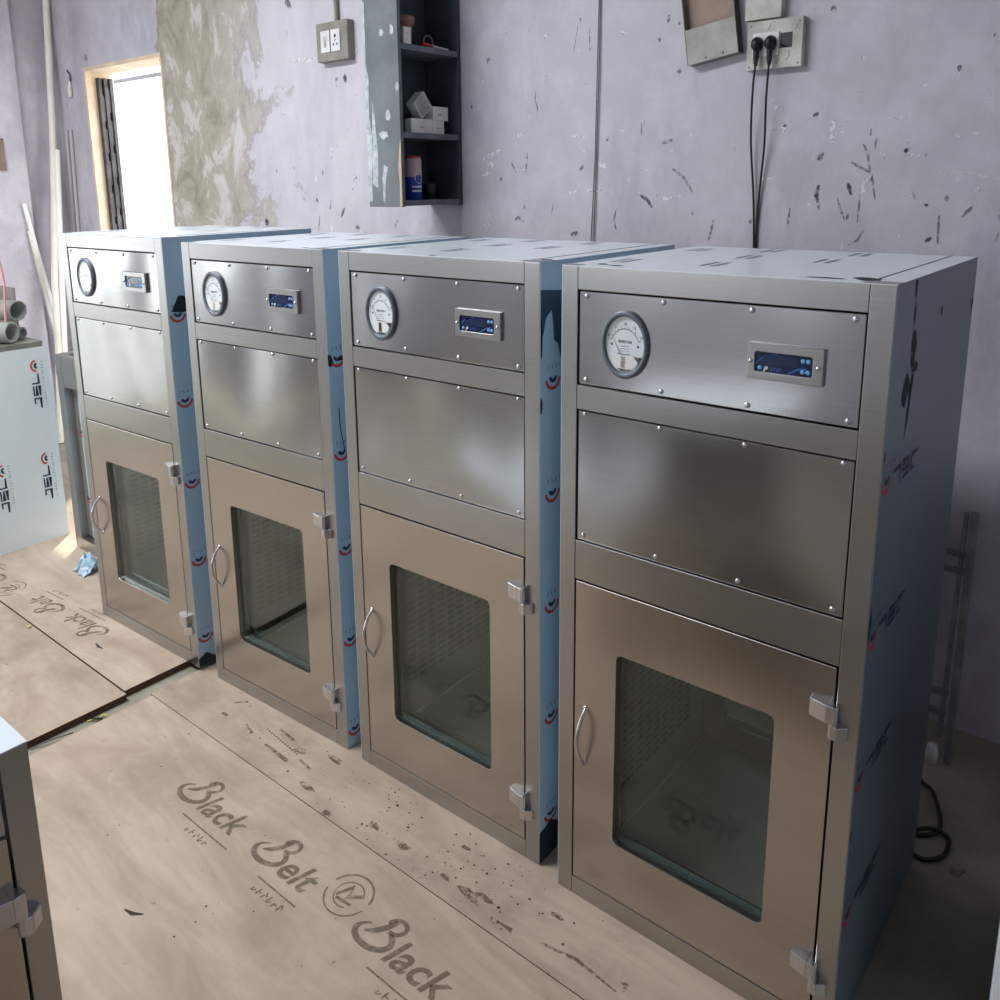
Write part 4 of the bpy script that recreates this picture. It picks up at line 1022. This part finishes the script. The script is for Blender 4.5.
tag(m.build('rubble_chip', None, .002), 'dark chip of rubble on the concrete right of the nearest cabinet', 'rubble')

m = MB(); m.box((-2.15, -3.3, ZF), (-.80, -1.95, ZF+.004), M['film_sheet'])  # unseen sheet, added to give the nearest cabinet's panel a bright reflection
tag(m.build('steel_sheet'), 'unseen pale film-covered sheet added on the floor for its bright reflection in the nearest cabinet', 'metal sheet')

# ------------------------------------------------------------------ litter by the raised plywood edge
m = MB(); m.tube(smooth([(-1.446, -.385, ZF+.003), (-1.436, -.37, ZF+.007), (-1.428, -.358, ZF+.004), (-1.434, -.345, ZF+.009), (-1.424, -.338, ZF+.006)]), .0026, M['yellow'], 6)
tag(m.build('yellow_tie'), 'yellow plastic tie lying in the gap beside the raised plywood edge', 'plastic tie')
m = MB(); m.tube(smooth([(-1.452, -.375, ZF+.004), (-1.434, -.37, ZF+.010), (-1.42, -.352, ZF+.006)]), .0036, M['black'], 6)
tag(m.build('black_offcut'), 'short black cable offcut beside the yellow tie on the floor', 'cable')
m = MB(); m.tube(smooth([(-1.448, -.55, ZF+.004), (-1.43, -.50, ZF+.012), (-1.418, -.46, ZF+.012), (-1.424, -.44, ZF+.005)]), .0022, M['wire'], 6)
tag(m.build('wire_scrap'), 'thin bent wire on the floor by the foreground cabinet corner', 'wire')
m = MB(); m.box((-2.13, -.276, .0125), (-2.118, -.264, .020), M['yellow'])
tag(m.build('tape_scrap', None, .003), 'tiny yellow scrap on the seam between the raised plywood sheets', 'tape')

# ------------------------------------------------------------------ light and camera
w = bpy.data.worlds.new('daylight'); bpy.context.scene.world = w; w.use_nodes = True
bg = w.node_tree.nodes['Background']; bg.inputs[0].default_value = (.92, .96, 1, 1); bg.inputs[1].default_value = 7.0

def area(name, loc, rot, sx, sy, power, col=(1, 1, 1)):
    l = bpy.data.lights.new(name, 'AREA'); l.shape = 'RECTANGLE'; l.size = sx; l.size_y = sy; l.energy = power; l.color = col
    o = bpy.data.objects.new(name, l); C.objects.link(o); o.location = loc; o.rotation_euler = rot; return o
# ceiling lamp, with its fitting
t = thing('ceiling_lamp', 'flat white lamp fixed under the ceiling above the row, outside the photo', 'lamp', (-2.2, -1.25, ZC))
m = MB(); m.box((-1.24, -.29, -.05), (1.24, .29, -.0005), M['white']); m.build('housing', t, .004)
area('lamp_light', (-2.2, -1.25, ZC-.06), (0, 0, 0), 2.4, .5, 190, (.95, .97, 1))
# daylight entering through the doorways and the window
def portal(name, loc, rot, sx, sy):
    o = area(name, loc, rot, sx, sy, 1); o.data.cycles.is_portal = True; return o
portal('back_doorway_daylight', (-3.84, YB+.18, 1.12), (-PI/2, 0, 0), .84, 2.2)
portal('side_doorway_daylight', (XL-.21, -1.925, 1.07), (0, -PI/2, 0), 2.1, 1.3)
portal('window_daylight', (-2.3, YF-.21, 1.7), (PI/2, 0, 0), 2.0, 1.3)
sl = bpy.data.lights.new('sun', 'SUN'); sl.energy = 7; sl.angle = .02; sl.color = (1, .93, .82)
so = bpy.data.objects.new('sun', sl); C.objects.link(so); so.rotation_euler = Vector((1, -1, -1.75)).to_track_quat('-Z', 'Y').to_euler()

cd = bpy.data.cameras.new('camera'); cam = bpy.data.objects.new('camera', cd); C.objects.link(cam)
f, cx, cy = 847.716, 482.261, 364.032
cd.sensor_width = 36; cd.lens = f/1000*36; cd.shift_x = (500-cx)/1000; cd.shift_y = (cy-500)/1000; cd.clip_start = .02
rx, ry, rz = -.2081966, .0126646, .69842
Mx = Matrix.Rotation(rz, 3, 'Z') @ Matrix.Rotation(rx, 3, 'X') @ Matrix.Rotation(ry, 3, 'Y')
c0, c1, c2 = [Mx.col[i] for i in range(3)]
R = Matrix((c0, c2, -c1)).transposed()
cam.matrix_world = Matrix.Translation((.9325, -1.3544, 1.5522)) @ R.to_4x4()
sc = bpy.context.scene; sc.camera = cam
sc.view_settings.view_transform = 'Standard'; sc.view_settings.look = 'None'; sc.view_settings.gamma = 1; sc.view_settings.use_curve_mapping = False
sc.view_settings.exposure = -.44
sc.cycles.max_bounces = 10; sc.cycles.diffuse_bounces = 5; sc.cycles.glossy_bounces = 5; sc.cycles.transparent_max_bounces = 16
sc.cycles.sample_clamp_indirect = 6
sc.cycles.use_denoising = True
